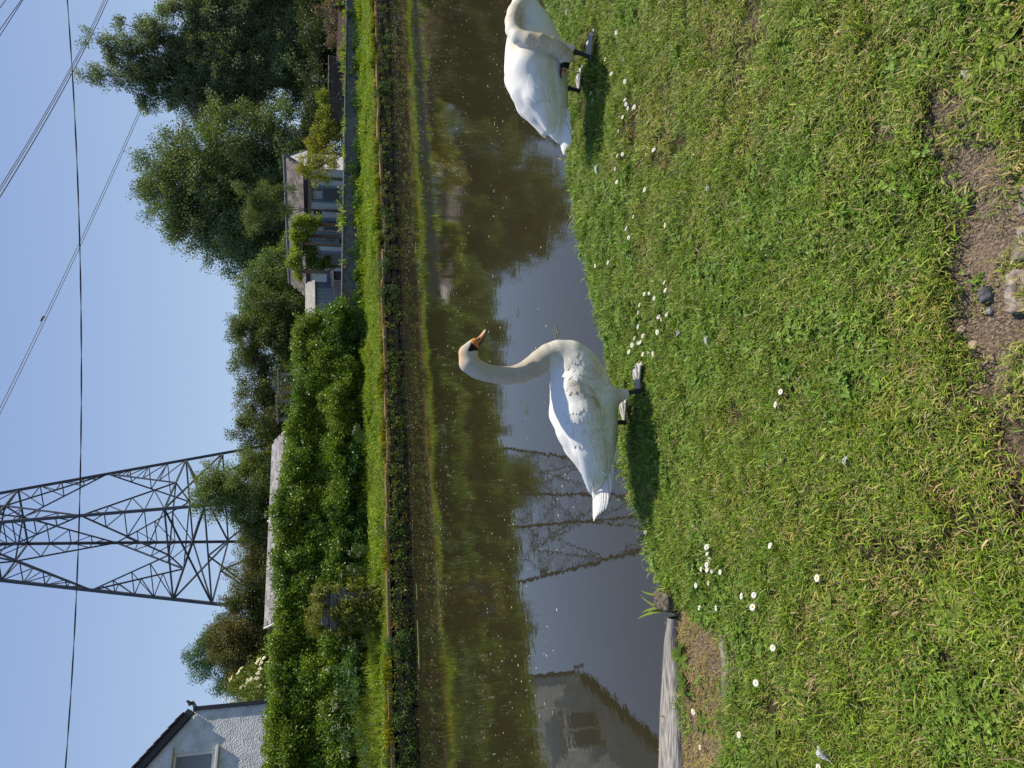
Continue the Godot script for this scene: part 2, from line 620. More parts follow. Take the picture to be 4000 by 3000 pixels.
func bill(parent: Node, base: Vector3, tip: Vector3, side: Vector3, knob: bool) -> void:
	# orange upper bill, black edge and nail, black knob and lores
	var d := (tip - base).normalized()
	var ln := (tip - base).length()
	var up := side.cross(d).normalized()
	var k0 := 0
	var b := MB.new()
	var N := 12
	var S := 16
	for i in N:
		var t := i / float(N - 1)
		var hh := lerpf(0.028, 0.0075, pow(t, 0.75)) * (1.0 if t < 0.93 else 0.6)
		var ww := lerpf(0.0185, 0.0125, t) * (1.0 if t < 0.9 else (1.0 - (t - 0.9) * 6.0))
		var c := base + d * ln * t + up * (-0.006 * sin(t * PI))
		for j in S:
			var a := TAU * j / S
			var q := side * cos(a) * ww + up * sin(a) * hh
			b.v.append(c + q)
			b.n.append((side * cos(a) / ww + up * sin(a) / hh).normalized())
			var col := Color(0.62, 0.24, 0.06).lerp(Color(0.72, 0.40, 0.30), smoothstep(0.45, 0.9, t))
			if sin(a) < -0.35 or t > 0.96: col = Color(0.012, 0.012, 0.014)
			elif t > 0.28 and t < 0.5 and sin(a) > 0.35 and sin(a) < 0.75: col = Color(0.02, 0.015, 0.012)
			b.c.append(col)
	for i in N - 1:
		for j in S:
			var a := k0 + i * S + j
			var e := k0 + i * S + (j + 1) % S
			b.idx.append_array([a, e + S, e, a, a + S, e + S])
	b.smooth_from(0)
	part("bill", b, M.bill, parent)
	if knob:
		var kb := MB.new()
		kb.rock(Transform3D(Basis(side, up, side.cross(up)), base + up * 0.016 + d * 0.004), Vector3(0.011, 0.012, 0.013), 1.0, 0.05, 3, Color(0.012, 0.012, 0.014))
		part("knob", kb, M.bill, parent)

func legpart(parent: Node, top: Vector3, ankle: Vector3) -> void:
	var b := MB.new()
	var kn := top.lerp(ankle, 0.22)
	b.tube([top, kn + Vector3(-0.004, 0, 0), top.lerp(ankle, 0.5), top.lerp(ankle, 0.85), ankle + Vector3(0, 0.006, 0)], [0.017, 0.0185, 0.0125, 0.013, 0.016], 12, Color(0.018, 0.017, 0.017))
	part("leg", b, M.leg, parent)

func stain_and_shade(p: Vector3, spots: Array, base: Color) -> Color:
	var c := base
	for s in spots:
		var d: float = ((p - s[0]) / (s[1] as Vector3)).length()
		if d < 1.0:
			var w: float = (1.0 - d) * s[3] * clampf(0.85 + 0.6 * fine.get_noise_3dv(p * 130.0) + 0.4 * fine.get_noise_3dv(p * 30.0), 0.0, 1.6)
			c = c.lerp(s[2], clampf(w, 0, 1))
	return c

func standing_swan() -> void:
	var t := thing("swan", "white swan standing upright on the lawn with its neck raised and orange bill", "swan", Vector3(-0.12, LAWN, -3.49), 0.0, "swans on the lawn")
	var P := []
	var chain := [[0.255, 0.385, 0.085], [0.2, 0.352, 0.122], [0.1, 0.322, 0.152], [0.0, 0.302, 0.166], [-0.1, 0.288, 0.155], [-0.2, 0.262, 0.122], [-0.3, 0.243, 0.078], [-0.38, 0.232, 0.046], [-0.47, 0.232, 0.022]]
	for i in chain.size() - 1:
		var a: Array = chain[i]
		var b: Array = chain[i + 1]
		P.append([Vector3(a[0], a[1], 0), Vector3(b[0], b[1], 0), a[2], b[2], 0.03, 1.08])
	# thigh tufts
	P.append([Vector3(0.05, 0.21, 0.07), Vector3(0.068, 0.115, 0.08), 0.065, 0.028, 0.03])
	P.append([Vector3(-0.08, 0.21, -0.07), Vector3(-0.08, 0.13, -0.085), 0.065, 0.03, 0.03])
	for s in [-1.0, 1.0]:
		P.append([Vector3(0.11, 0.375, 0.075 * s), Vector3(-0.03, 0.345, 0.088 * s), 0.085, 0.112, 0.014])
		P.append([Vector3(-0.03, 0.345, 0.088 * s), Vector3(-0.2, 0.3, 0.07 * s), 0.112, 0.085, 0.014])
		P.append([Vector3(-0.2, 0.3, 0.07 * s), Vector3(-0.36, 0.262, 0.036 * s), 0.085, 0.026, 0.014])
	var neck := [[0.262, 0.385, 0.078], [0.276, 0.44, 0.064], [0.262, 0.49, 0.059], [0.232, 0.535, 0.057], [0.199, 0.582, 0.052], [0.172, 0.64, 0.045], [0.162, 0.705, 0.041], [0.166, 0.76, 0.04], [0.176, 0.812, 0.041], [0.194, 0.858, 0.044], [0.222, 0.894, 0.047]]
	var NP := []
	for i in neck.size() - 1:
		var a: Array = neck[i]
		var b: Array = neck[i + 1]
		NP.append([Vector3(a[0], a[1], 0), Vector3(b[0], b[1], 0), a[2], b[2], 0.02])
	NP.append([Vector3(0.225, 0.9, 0), Vector3(0.272, 0.905, 0), 0.047, 0.043, 0.02, 1.2])
	NP.append([Vector3(0.27, 0.9, 0), Vector3(0.305, 0.882, 0), 0.043, 0.03, 0.02, 1.25])
	NP.append([Vector3(0.3, 0.885, 0), Vector3(0.326, 0.868, 0), 0.029, 0.022, 0.014, 1.15])
	P.append_array(NP.slice(0, 6))
	var tan_ := Color(0.40, 0.27, 0.12)
	var spots := [
		[Vector3(0.1, 0.40, 0.15), Vector3(0.05, 0.075, 0.09), tan_, 1.0],
		[Vector3(0.07, 0.32, 0.16), Vector3(0.07, 0.05, 0.09), tan_, 1.0],
		[Vector3(0.2, 0.29, 0.1), Vector3(0.1, 0.07, 0.12), Color(0.52, 0.42, 0.27), 0.8],
		[Vector3(0.06, 0.16, 0.08), Vector3(0.12, 0.07, 0.12), tan_, 0.95],
		[Vector3(-0.1, 0.15, 0.1), Vector3(0.14, 0.05, 0.12), tan_, 0.75],
		[Vector3(0.27, 0.45, 0.03), Vector3(0.11, 0.11, 0.12), Color(0.46, 0.39, 0.27), 0.95]]
	var paint := func(p: Vector3) -> Color:
		return stain_and_shade(p, spots, Color(0.73, 0.71, 0.655))
	var b := MB.new()
	var f := body(b, P, Vector3(-0.52, 0.07, -0.24), Vector3(0.38, 0.507, 0.24), 0.0085, paint)
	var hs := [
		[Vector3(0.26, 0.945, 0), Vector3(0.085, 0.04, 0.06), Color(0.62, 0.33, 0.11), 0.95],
		[Vector3(0.19, 0.58, 0.03), Vector3(0.14, 0.16, 0.1), Color(0.40, 0.34, 0.24), 1.0],  # neck staining, deepened to paint in the shade on its near side
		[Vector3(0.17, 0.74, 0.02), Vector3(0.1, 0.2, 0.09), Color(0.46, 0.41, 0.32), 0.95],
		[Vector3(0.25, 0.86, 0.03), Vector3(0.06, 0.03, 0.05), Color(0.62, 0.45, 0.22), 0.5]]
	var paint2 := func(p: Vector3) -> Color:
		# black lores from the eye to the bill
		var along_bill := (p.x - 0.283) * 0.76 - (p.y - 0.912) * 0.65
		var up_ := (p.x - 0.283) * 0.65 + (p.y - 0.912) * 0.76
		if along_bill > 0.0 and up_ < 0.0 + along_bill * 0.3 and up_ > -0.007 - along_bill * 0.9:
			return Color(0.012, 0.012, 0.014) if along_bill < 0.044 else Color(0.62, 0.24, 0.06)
		return stain_and_shade(p, hs, Color(0.52, 0.475, 0.39))  # neck base: stained plumage, darkened further with painted shade
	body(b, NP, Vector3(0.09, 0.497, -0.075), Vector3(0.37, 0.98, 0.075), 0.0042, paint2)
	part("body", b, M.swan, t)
	for s in [1.0, -1.0]:
		wing(t, f, s, [
			[Vector3(0.30, 0.40, 0), Vector3(0.24, 0.30, 0), 8, 0.05, 0.036, 0.0, -0.35],
			[Vector3(0.27, 0.42, 0), Vector3(0.20, 0.26, 0), 10, 0.05, 0.038, 0.0, -0.3],
			[Vector3(0.23, 0.43, 0), Vector3(0.16, 0.22, 0), 12, 0.055, 0.04, 0.0, -0.25],
			[Vector3(0.19, 0.44, 0), Vector3(0.12, 0.19, 0), 13, 0.055, 0.04, 0.0, -0.2],
			[Vector3(0.14, 0.45, 0), Vector3(0.09, 0.24, 0), 12, 0.06, 0.042, 0.0, -0.15],
			[Vector3(0.02, 0.2, 0), Vector3(-0.25, 0.17, 0), 14, 0.06, 0.04, 0.0, -0.1],
			[Vector3(0.0, 0.17, 0), Vector3(-0.28, 0.15, 0), 14, 0.06, 0.04, 0.0, -0.05],
			[Vector3(0.03, 0.46, 0), Vector3(0.075, 0.26, 0), 13, 0.075, 0.045, 0.0, -0.12],
			[Vector3(-0.01, 0.46, 0), Vector3(0.04, 0.24, 0), 13, 0.085, 0.045, 0.0, -0.14],
			[Vector3(-0.05, 0.455, 0), Vector3(0.0, 0.23, 0), 13, 0.1, 0.047, 0.0, -0.15],
			[Vector3(-0.1, 0.44, 0), Vector3(-0.05, 0.215, 0), 12, 0.12, 0.05, 0.001, -0.18],
			[Vector3(-0.14, 0.42, 0), Vector3(-0.11, 0.21, 0), 11, 0.14, 0.05, 0.001, -0.2],
			[Vector3(-0.18, 0.38, 0), Vector3(-0.17, 0.215, 0), 9, 0.17, 0.05, 0.002, -0.22],
			[Vector3(-0.22, 0.35, 0), Vector3(-0.22, 0.225, 0), 7, 0.19, 0.048, 0.002, -0.18],
			[Vector3(-0.26, 0.325, 0), Vector3(-0.26, 0.235, 0), 5, 0.2, 0.045, 0.003, -0.14]], 71 + int(s), spots, Vector3(-0.43, 0.262, 0.035))
	var tf := MB.new()
	rng.seed = 5
	for k in 13:
		var q := (k - 6) / 6.0
		feather(tf, Vector3(-0.36, 0.245 - q * q * 0.03, q * 0.05), Vector3(-1, 0.015 - 0.05 * q * q, q * 0.1), Vector3(0, 1, 0.5 * q), 0.225 - 0.07 * absf(q), 0.05, 0.004, Color(0.74, 0.72, 0.66))
		feather(tf, Vector3(-0.32, 0.215 - q * q * 0.02, q * 0.055), Vector3(-1, 0.03, q * 0.07), Vector3(0, 1, 0.5 * q), 0.2 - 0.05 * absf(q), 0.05, 0.003, Color(0.72, 0.69, 0.62))
		feather(tf, Vector3(-0.28, 0.19 - q * q * 0.01, q * 0.05), Vector3(-1, 0.06, q * 0.05), Vector3(0, 1, 0.5 * q), 0.17 - 0.04 * absf(q), 0.05, 0.003, Color(0.7, 0.66, 0.58))
	part("tail", tf, M.swan, t)
	bill(t, Vector3(0.304, 0.877, 0), Vector3(0.391, 0.812, 0), Vector3(0, 0, 1), true)
	for s in [-1.0, 1.0]:
		var eb := MB.new()
		eb.rock(Transform3D(Basis(), Vector3(0.288, 0.908, s * 0.0305)), Vector3(0.006, 0.006, 0.004), 1.0, 0.0, 2, Color(0.01, 0.008, 0.006))
		part("eye", eb, M.eye, t)
	var d := Vector3(0.136, 0, -0.052).normalized()
	legpart(t, Vector3(0.068, 0.135, 0.082), Vector3(0.087, 0.03, 0.088))
	webbed_foot(t, Vector3(0.087, 0.028, 0.088), d, 0.15)
	legpart(t, Vector3(-0.08, 0.15, -0.09), Vector3(-0.086, 0.03, -0.1))
	webbed_foot(t, Vector3(-0.086, 0.028, -0.1), d, 0.145)

func preening_swan() -> void:
	var t := thing("swan", "white swan with its neck bent down and bill tucked into its flank, preening", "swan", Vector3(1.95, LAWN, -4.25), 0.0, "swans on the lawn")
	var P := []
	var chain := [[0.345, 0.40, 0.065], [0.29, 0.395, 0.1], [0.2, 0.38, 0.14], [0.09, 0.365, 0.172], [-0.02, 0.355, 0.186], [-0.12, 0.335, 0.176], [-0.22, 0.295, 0.14], [-0.31, 0.25, 0.092], [-0.39, 0.215, 0.048], [-0.44, 0.2, 0.024]]
	for i in chain.size() - 1:
		var a: Array = chain[i]
		var b: Array = chain[i + 1]
		P.append([Vector3(a[0], a[1], 0), Vector3(b[0], b[1], 0), a[2], b[2], 0.03, 1.08])
	P.append([Vector3(0.07, 0.24, 0.07), Vector3(0.085, 0.155, 0.085), 0.07, 0.03, 0.03])
	P.append([Vector3(-0.06, 0.24, -0.07), Vector3(-0.065, 0.16, -0.085), 0.07, 0.03, 0.03])
	for s in [-1.0, 1.0]:
		P.append([Vector3(0.12, 0.41, 0.08 * s), Vector3(-0.04, 0.40, 0.092 * s), 0.09, 0.125, 0.014])
		P.append([Vector3(-0.04, 0.40, 0.092 * s), Vector3(-0.2, 0.355, 0.078 * s), 0.125, 0.1, 0.014])
		P.append([Vector3(-0.2, 0.355, 0.078 * s), Vector3(-0.385, 0.285, 0.04 * s), 0.1, 0.026, 0.014])
	var neck := [[0.36, 0.40, 0.0, 0.07], [0.345, 0.445, 0.02, 0.066], [0.285, 0.488, 0.05, 0.056], [0.215, 0.515, 0.085, 0.05], [0.145, 0.525, 0.12, 0.045], [0.085, 0.505, 0.165, 0.043], [0.06, 0.45, 0.2, 0.043], [0.048, 0.385, 0.218, 0.044], [0.032, 0.315, 0.218, 0.045], [0.012, 0.26, 0.208, 0.045], [-0.012, 0.222, 0.195, 0.044]]
	for i in neck.size() - 1:
		var a: Array = neck[i]
		var b: Array = neck[i + 1]
		P.append([Vector3(a[0], a[1], a[2]), Vector3(b[0], b[1], b[2]), a[3], b[3], 0.008])
	P.append([Vector3(-0.012, 0.222, 0.195), Vector3(-0.05, 0.225, 0.18), 0.044, 0.03, 0.012])
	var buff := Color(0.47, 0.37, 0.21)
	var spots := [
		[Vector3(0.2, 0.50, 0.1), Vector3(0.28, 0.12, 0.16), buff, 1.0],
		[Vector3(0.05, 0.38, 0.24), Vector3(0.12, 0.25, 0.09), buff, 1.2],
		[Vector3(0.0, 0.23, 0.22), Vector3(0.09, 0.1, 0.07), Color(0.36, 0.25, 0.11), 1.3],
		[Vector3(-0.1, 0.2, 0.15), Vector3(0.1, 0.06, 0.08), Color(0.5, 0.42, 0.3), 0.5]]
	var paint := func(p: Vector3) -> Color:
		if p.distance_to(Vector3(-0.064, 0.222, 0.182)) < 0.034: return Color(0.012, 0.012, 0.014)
		return stain_and_shade(p, spots, Color(0.73, 0.71, 0.655))
	var b := MB.new()
	var f := body(b, P, Vector3(-0.48, 0.11, -0.25), Vector3(0.45, 0.60, 0.28), 0.0082, paint)
	part("body", b, M.swan, t)
	var rows := [
		[Vector3(-0.06, 0.44, 0), Vector3(-0.05, 0.27, 0), 8, 0.085, 0.047, 0.0, -0.15],
		[Vector3(-0.09, 0.43, 0), Vector3(-0.07, 0.26, 0), 9, 0.1, 0.05, 0.0, -0.18],
		[Vector3(-0.11, 0.45, 0), Vector3(-0.1, 0.26, 0), 10, 0.12, 0.05, 0.001, -0.22],
		[Vector3(-0.15, 0.48, 0), Vector3(-0.13, 0.255, 0), 12, 0.14, 0.05, 0.001, -0.3],
		[Vector3(-0.19, 0.45, 0), Vector3(-0.18, 0.255, 0), 10, 0.15, 0.05, 0.002, -0.36],
		[Vector3(-0.23, 0.42, 0), Vector3(-0.23, 0.26, 0), 8, 0.16, 0.048, 0.002, -0.4],
		[Vector3(-0.28, 0.375, 0), Vector3(-0.28, 0.26, 0), 6, 0.15, 0.045, 0.003, -0.38]]
	for s in [1.0, -1.0]: wing(t, f, s, rows, 91 + int(s), spots, Vector3(-0.43, 0.275, 0.04))
	var tf := MB.new()
	rng.seed = 8
	for k in 13:
		var q := (k - 6) / 6.0
		feather(tf, Vector3(-0.36, 0.225 - q * q * 0.03, q * 0.055), Vector3(-1, -0.32 - 0.05 * absf(q), q * 0.1), Vector3(-0.3, 1, 0.5 * q), 0.18 - 0.05 * absf(q), 0.05, 0.004, Color(0.73, 0.71, 0.655))
		feather(tf, Vector3(-0.32, 0.205 - q * q * 0.02, q * 0.06), Vector3(-1, -0.26, q * 0.08), Vector3(-0.3, 1, 0.5 * q), 0.18 - 0.05 * absf(q), 0.052, 0.003, Color(0.72, 0.69, 0.62))
		feather(tf, Vector3(-0.27, 0.19 - q * q * 0.01, q * 0.06), Vector3(-1, -0.16, q * 0.06), Vector3(-0.3, 1, 0.5 * q), 0.16 - 0.05 * absf(q), 0.05, 0.003, Color(0.7, 0.66, 0.58))
	part("tail", tf, M.swan, t)
	bill(t, Vector3(-0.058, 0.222, 0.178), Vector3(-0.125, 0.236, 0.155), Vector3(-0.3, 0, 0.95).normalized(), true)
	var eb := MB.new()
	eb.rock(Transform3D(Basis(), Vector3(-0.035, 0.215, 0.224)), Vector3(0.006, 0.006, 0.004), 1.0, 0.0, 2, Color(0.01, 0.008, 0.006))
	part("eye", eb, M.eye, t)
	var d := Vector3(0.206, 0, -0.045).normalized()
	legpart(t, Vector3(0.085, 0.165, 0.088), Vector3(0.04, 0.03, 0.105))
	webbed_foot(t, Vector3(0.04, 0.028, 0.105), d, 0.17)
	legpart(t, Vector3(-0.065, 0.175, -0.09), Vector3(-0.083, 0.03, -0.1))
	webbed_foot(t, Vector3(-0.083, 0.028, -0.1), d, 0.165)

# ------------------------------------------------------------------ near bank
var edge_pts := [[-60.0, -28.0], [-12.0, -5.6], [-6.0, -4.1], [-3.0, -3.48], [-1.9, -3.28], [-1.37, -3.2], [-1.11, -3.17], [-0.98, -3.24], [-0.8, -3.46], [-0.29, -3.82], [0.31, -4.07], [0.83, -4.41], [1.62, -4.8], [2.87, -5.25], [6.0, -6.9], [14.0, -10.7], [60.0, -32.6]]

func edge_z(x: float) -> float:
	for i in edge_pts.size() - 1:
		if x <= edge_pts[i + 1][0]:
			var t: float = (x - edge_pts[i][0]) / (edge_pts[i + 1][0] - edge_pts[i][0])
			return lerpf(edge_pts[i][1], edge_pts[i + 1][1], t)
	return -30.0

func lawn_y(x: float, z: float) -> float:
	var y := LAWN + 0.018 * noise.get_noise_2d(x * 90.0, z * 90.0) + 0.013 * noise.get_noise_2d(x * 400.0, z * 400.0)
	var e := z - edge_z(x)
	y -= 0.03 * (1.0 - smoothstep(0.0, 0.2, e))
	y -= 0.025 * soil(x, z)
	return y

# how bare the ground is: the worn strip by the timber edging and the trodden patch near the path stones
func soil(x: float, z: float) -> float:
	var w := 0.0
	var nz := 0.06 * noise.get_noise_2d(x * 160.0, z * 160.0)
	var far_edge := -2.6 - 0.25 * maxf(0.0, -1.4 - x)
	w = maxf(w, smoothstep(0.03, -0.05, z - far_edge + nz) * smoothstep(0.04, -0.04, x + 1.0 + nz))
	var d := Vector2((x - 0.3) / 0.34, (z + 1.42) / 0.13).length() + nz * 4.0
	w = maxf(w, smoothstep(1.1, 0.75, d))
	w = maxf(w, smoothstep(1.1, 0.7, Vector2((x - 0.62) / 0.16, (z + 1.53) / 0.09).length() + nz * 6.0) * 0.8)
	w = maxf(w, smoothstep(1.1, 0.7, Vector2((x - 0.78) / 0.18, (z + 1.75) / 0.07).length() + nz * 6.0) * 0.6)
	w = maxf(w, smoothstep(1.1, 0.7, Vector2((x + 0.15) / 0.12, (z + 1.36) / 0.05).length() + nz * 5.0) * 0.7)
	w = maxf(w, smoothstep(1.1, 0.7, Vector2((x - 1.45) / 0.2, (z + 2.35) / 0.12).length() + nz * 6.0) * 0.6)
	return w

func lawn() -> void:
	var xs := []
	var x := -60.0
	while x < 60.0:
		xs.append(x)
		x += 0.045 if x > -2.8 and x < 4.2 else (0.3 if x > -8 and x < 12 else 4.0)
	var rows := []
	for i in 110: rows.append(pow(i / 109.0, 1.25) * 4.4)
	rows.append_array([6.0, 12.0, 40.0])
	var b := MB.new()
	var R := rows.size() + 2
	for xi in xs:
		var e: float = edge_z(xi) + 0.03 * noise.get_noise_2d(xi * 200.0, 7.0) + 0.02 * noise.get_noise_2d(xi * 700.0, 3.0)
		b.v.append(Vector3(xi, -0.5, e - 0.02)); b.n.append(Vector3.UP); b.c.append(Color.WHITE)
		b.v.append(Vector3(xi, 0.1, e - 0.04)); b.n.append(Vector3.UP); b.c.append(Color.WHITE)
		for r in rows:
			var p := Vector3(xi, 0, e + r)
			p.y = lawn_y(p.x, p.z) if r < 5 else LAWN
			b.v.append(p); b.n.append(Vector3.UP)
			var bare := soil(p.x, p.z) if r < 4.5 else 0.0
			b.c.append(Color(0.075, 0.068, 0.032).lerp(Color(0.255, 0.205, 0.16), bare))
	for i in xs.size() - 1:
		for j in R - 1:
			var a := i * R + j
			b.idx.append_array([a, a + R, a + 1, a + 1, a + R, a + R + 1])
	b.smooth_from(0)
	for q in b.n.size():
		if b.n[q].y < -0.3: b.n[q] = -b.n[q]
	struct("ground", b, M.soil)

func tuft(seed_: int, blades: int, rad: float, l0: float, l1: float, wd: float, lay: float, straw: float) -> ArrayMesh:
	rng.seed = seed_
	var b := MB.new()
	for i in blades:
		var a := ru(0, TAU)
		var q := sqrt(rng.randf()) * rad
		var o := Vector3(cos(a) * q, -0.004, sin(a) * q)
		var l := ru(0, TAU)
		var lean := Vector3(cos(l), 0, sin(l))
		var kind := rng.randf()
		var col := Color(0.135, 0.235, 0.018)
		if kind < straw: col = Color(0.36, 0.30, 0.15)
		elif kind < straw + 0.2: col = Color(0.3, 0.35, 0.07)
		elif kind < straw + 0.45: col = Color(0.205, 0.33, 0.03)
		elif kind < straw + 0.6: col = Color(0.07, 0.13, 0.012)
		var f := ru(0.6, 1.45)
		b.blade(o, lean, ru(l0, l1), wd * (ru(0.7, 1.2) if rng.randf() < 0.8 else ru(1.3, 2.1)), Color(col.r * f, col.g * f, col.b * f), ru(0.25, 1.0) * lay)
	return b.mesh()

func clover(seed_: int) -> ArrayMesh:
	rng.seed = seed_
	var b := MB.new()
	for i in 9:
		var a := ru(0, TAU)
		var q := sqrt(rng.randf()) * 0.045
		var o := Vector3(cos(a) * q, ru(0.008, 0.022), sin(a) * q)
		var sp := ru(0, TAU)
		var up := (Vector3.UP + rdir() * 0.35).normalized()
		var f := ru(0.8, 1.25)
		for k in 3:
			var d := Vector3(cos(sp + k * 2.094), 0, sin(sp + k * 2.094))
			d = (d - up * d.dot(up)).normalized()
			b.leaf(o, d, up, ru(0.009, 0.018), ru(0.008, 0.015), Color(0.14 * f, 0.24 * f, 0.03 * f))
	return b.mesh()

func lawn_grass() -> void:
	var turf := []
	for k in 5: turf.append(tuft(100 + k, 74, 0.055, 0.016, 0.044, 0.0024, 1.5, 0.05))
	for k in 3: turf.append(tuft(200 + k, 60, 0.055, 0.016, 0.042, 0.0024, 2.2, 0.3))     # dry
	for k in 2: turf.append(tuft(300 + k, 26, 0.035, 0.04, 0.08, 0.0028, 0.9, 0.05))     # longer
	turf.append(tuft(400, 34, 0.06, 0.02, 0.05, 0.002, 4.0, 0.9))                        # lying straw
	for k in 2: turf.append(clover(500 + k))
	var xs := []
	var cs := []
	for k in turf.size():
		xs.append([]); cs.append([])
	var feet := [Vector2(0.037, -3.43), Vector2(-0.136, -3.615), Vector2(2.07, -4.165), Vector2(1.947, -4.37)]
	rng.seed = 4242
	var n := 0
	while n < 21000:
		var z := -1.0 - pow(rng.randf(), 0.8) * 5.0
		var x := ru(-1.0, 1.0) * (0.66 * -z + 0.55)
		if n > 13500: x = (1.0 if n % 2 else -1.0) * (0.66 * -z + 0.55 + ru(0.0, 1.3))
		var e := z - edge_z(x)
		if e < 0.0: continue
		n += 1
		var bare := soil(x, z)
		var worn := noise.get_noise_2d(x * 55.0 + 300.0, z * 55.0) * 0.75 + noise.get_noise_2d(x * 220.0, z * 220.0 + 90.0) * 0.5
		var dry := clampf(0.22 + (z + 2.9) * 0.19 + worn * 0.95 + (x - 0.2) * 0.06 * (z + 4.0), 0.0, 1.0)
		if x < -0.7 and e < 0.25 and x > -1.0: dry = 0.2
		if rng.randf() < bare * 0.93:
			if x < -0.9 and rng.randf() < 0.55:
				xs[10].append(Transform3D(Basis(Vector3.UP, ru(0, TAU)).scaled(Vector3.ONE * ru(0.7, 1.2)), Vector3(x, lawn_y(x, z), z)))
				cs[10].append(tint(Color(0.95, 0.85, 0.75), 0.25))
			continue
		if worn > 0.3 and rng.randf() < 0.5: continue       # thin places
		var k := rng.randi() % 5
		if rng.randf() < dry * 0.85: k = 5 + rng.randi() % 3
		elif rng.randf() < 0.12: k = 8 + rng.randi() % 2
		elif worn < 0.05 and rng.randf() < 0.3: k = 11 + rng.randi() % 2
		elif rng.randf() < 0.04: k = 10
		var s := ru(0.7, 1.3)
		if e < 0.12: s *= ru(1.0, 1.7)
		for ft in feet:      # trodden flat under the swans' feet
			if Vector2(x, z).distance_to(ft) < 0.075: s *= 0.4
		var tl := Vector3(ru(-0.25, 0.25), 1, ru(-0.25, 0.25) - (0.25 if e < 0.06 else 0.0))
		xs[k].append(Transform3D(ybasis(tl, ru(0, TAU)).scaled(Vector3(s, s * ru(0.8, 1.15), s)), Vector3(x, lawn_y(x, z), z)))
		var g := Color(1.0, 1.0, 1.0).lerp(Color(1.18, 0.98, 0.9), dry)
		cs[k].append(tint(g, 0.16, 0.07))
	var o := Node3D.new()
	o.name = numbered("lawn_grass")
	add_child(o)
	o.set_meta("kind", "stuff")
	tag(o, "short mown green and straw coloured grass on the near bank", "grass")
	for k in turf.size():
		if xs[k].size():
			var mm := scatter("clover" if k >= 11 else ("dry_blades" if k in [5, 6, 7, 10] else "blades"), turf[k], M.grass, xs[k], cs[k], o)
			mm.set_meta("kind", "stuff")

func daisy_mesh() -> Array:
	var st := MB.new()
	st.tube([Vector3(0, -0.01, 0), Vector3(0.003, 0.018, 0.002), Vector3(0, 0.034, 0)], [0.0011, 0.001, 0.001], 5, Color(0.12, 0.2, 0.04))
	var pe := MB.new()
	for k in 17:
		var a := TAU * k / 17.0
		var d := Vector3(cos(a), 0.18 if k % 2 else 0.08, sin(a)).normalized()
		pe.leaf(Vector3(0, 0.034, 0) + d * 0.002, d, Vector3.UP, 0.0105, 0.0046, Color(0.82, 0.82, 0.8))
	var ce := MB.new()
	ce.rock(Transform3D(Basis(), Vector3(0, 0.0352, 0)), Vector3(0.0037, 0.0022, 0.0037), 1.0, 0.1, 4, Color(0.65, 0.42, 0.03))
	return [st.mesh(), pe.mesh(), ce.mesh()]

func nearest(n: int) -> String:
	return (["", "second ", "third ", "fourth ", "fifth ", "sixth ", "seventh ", "eighth ", "ninth ", "tenth ", "eleventh ", "twelfth ", "thirteenth ", "fourteenth ", "fifteenth ", "sixteenth "][n] as String) + "nearest"

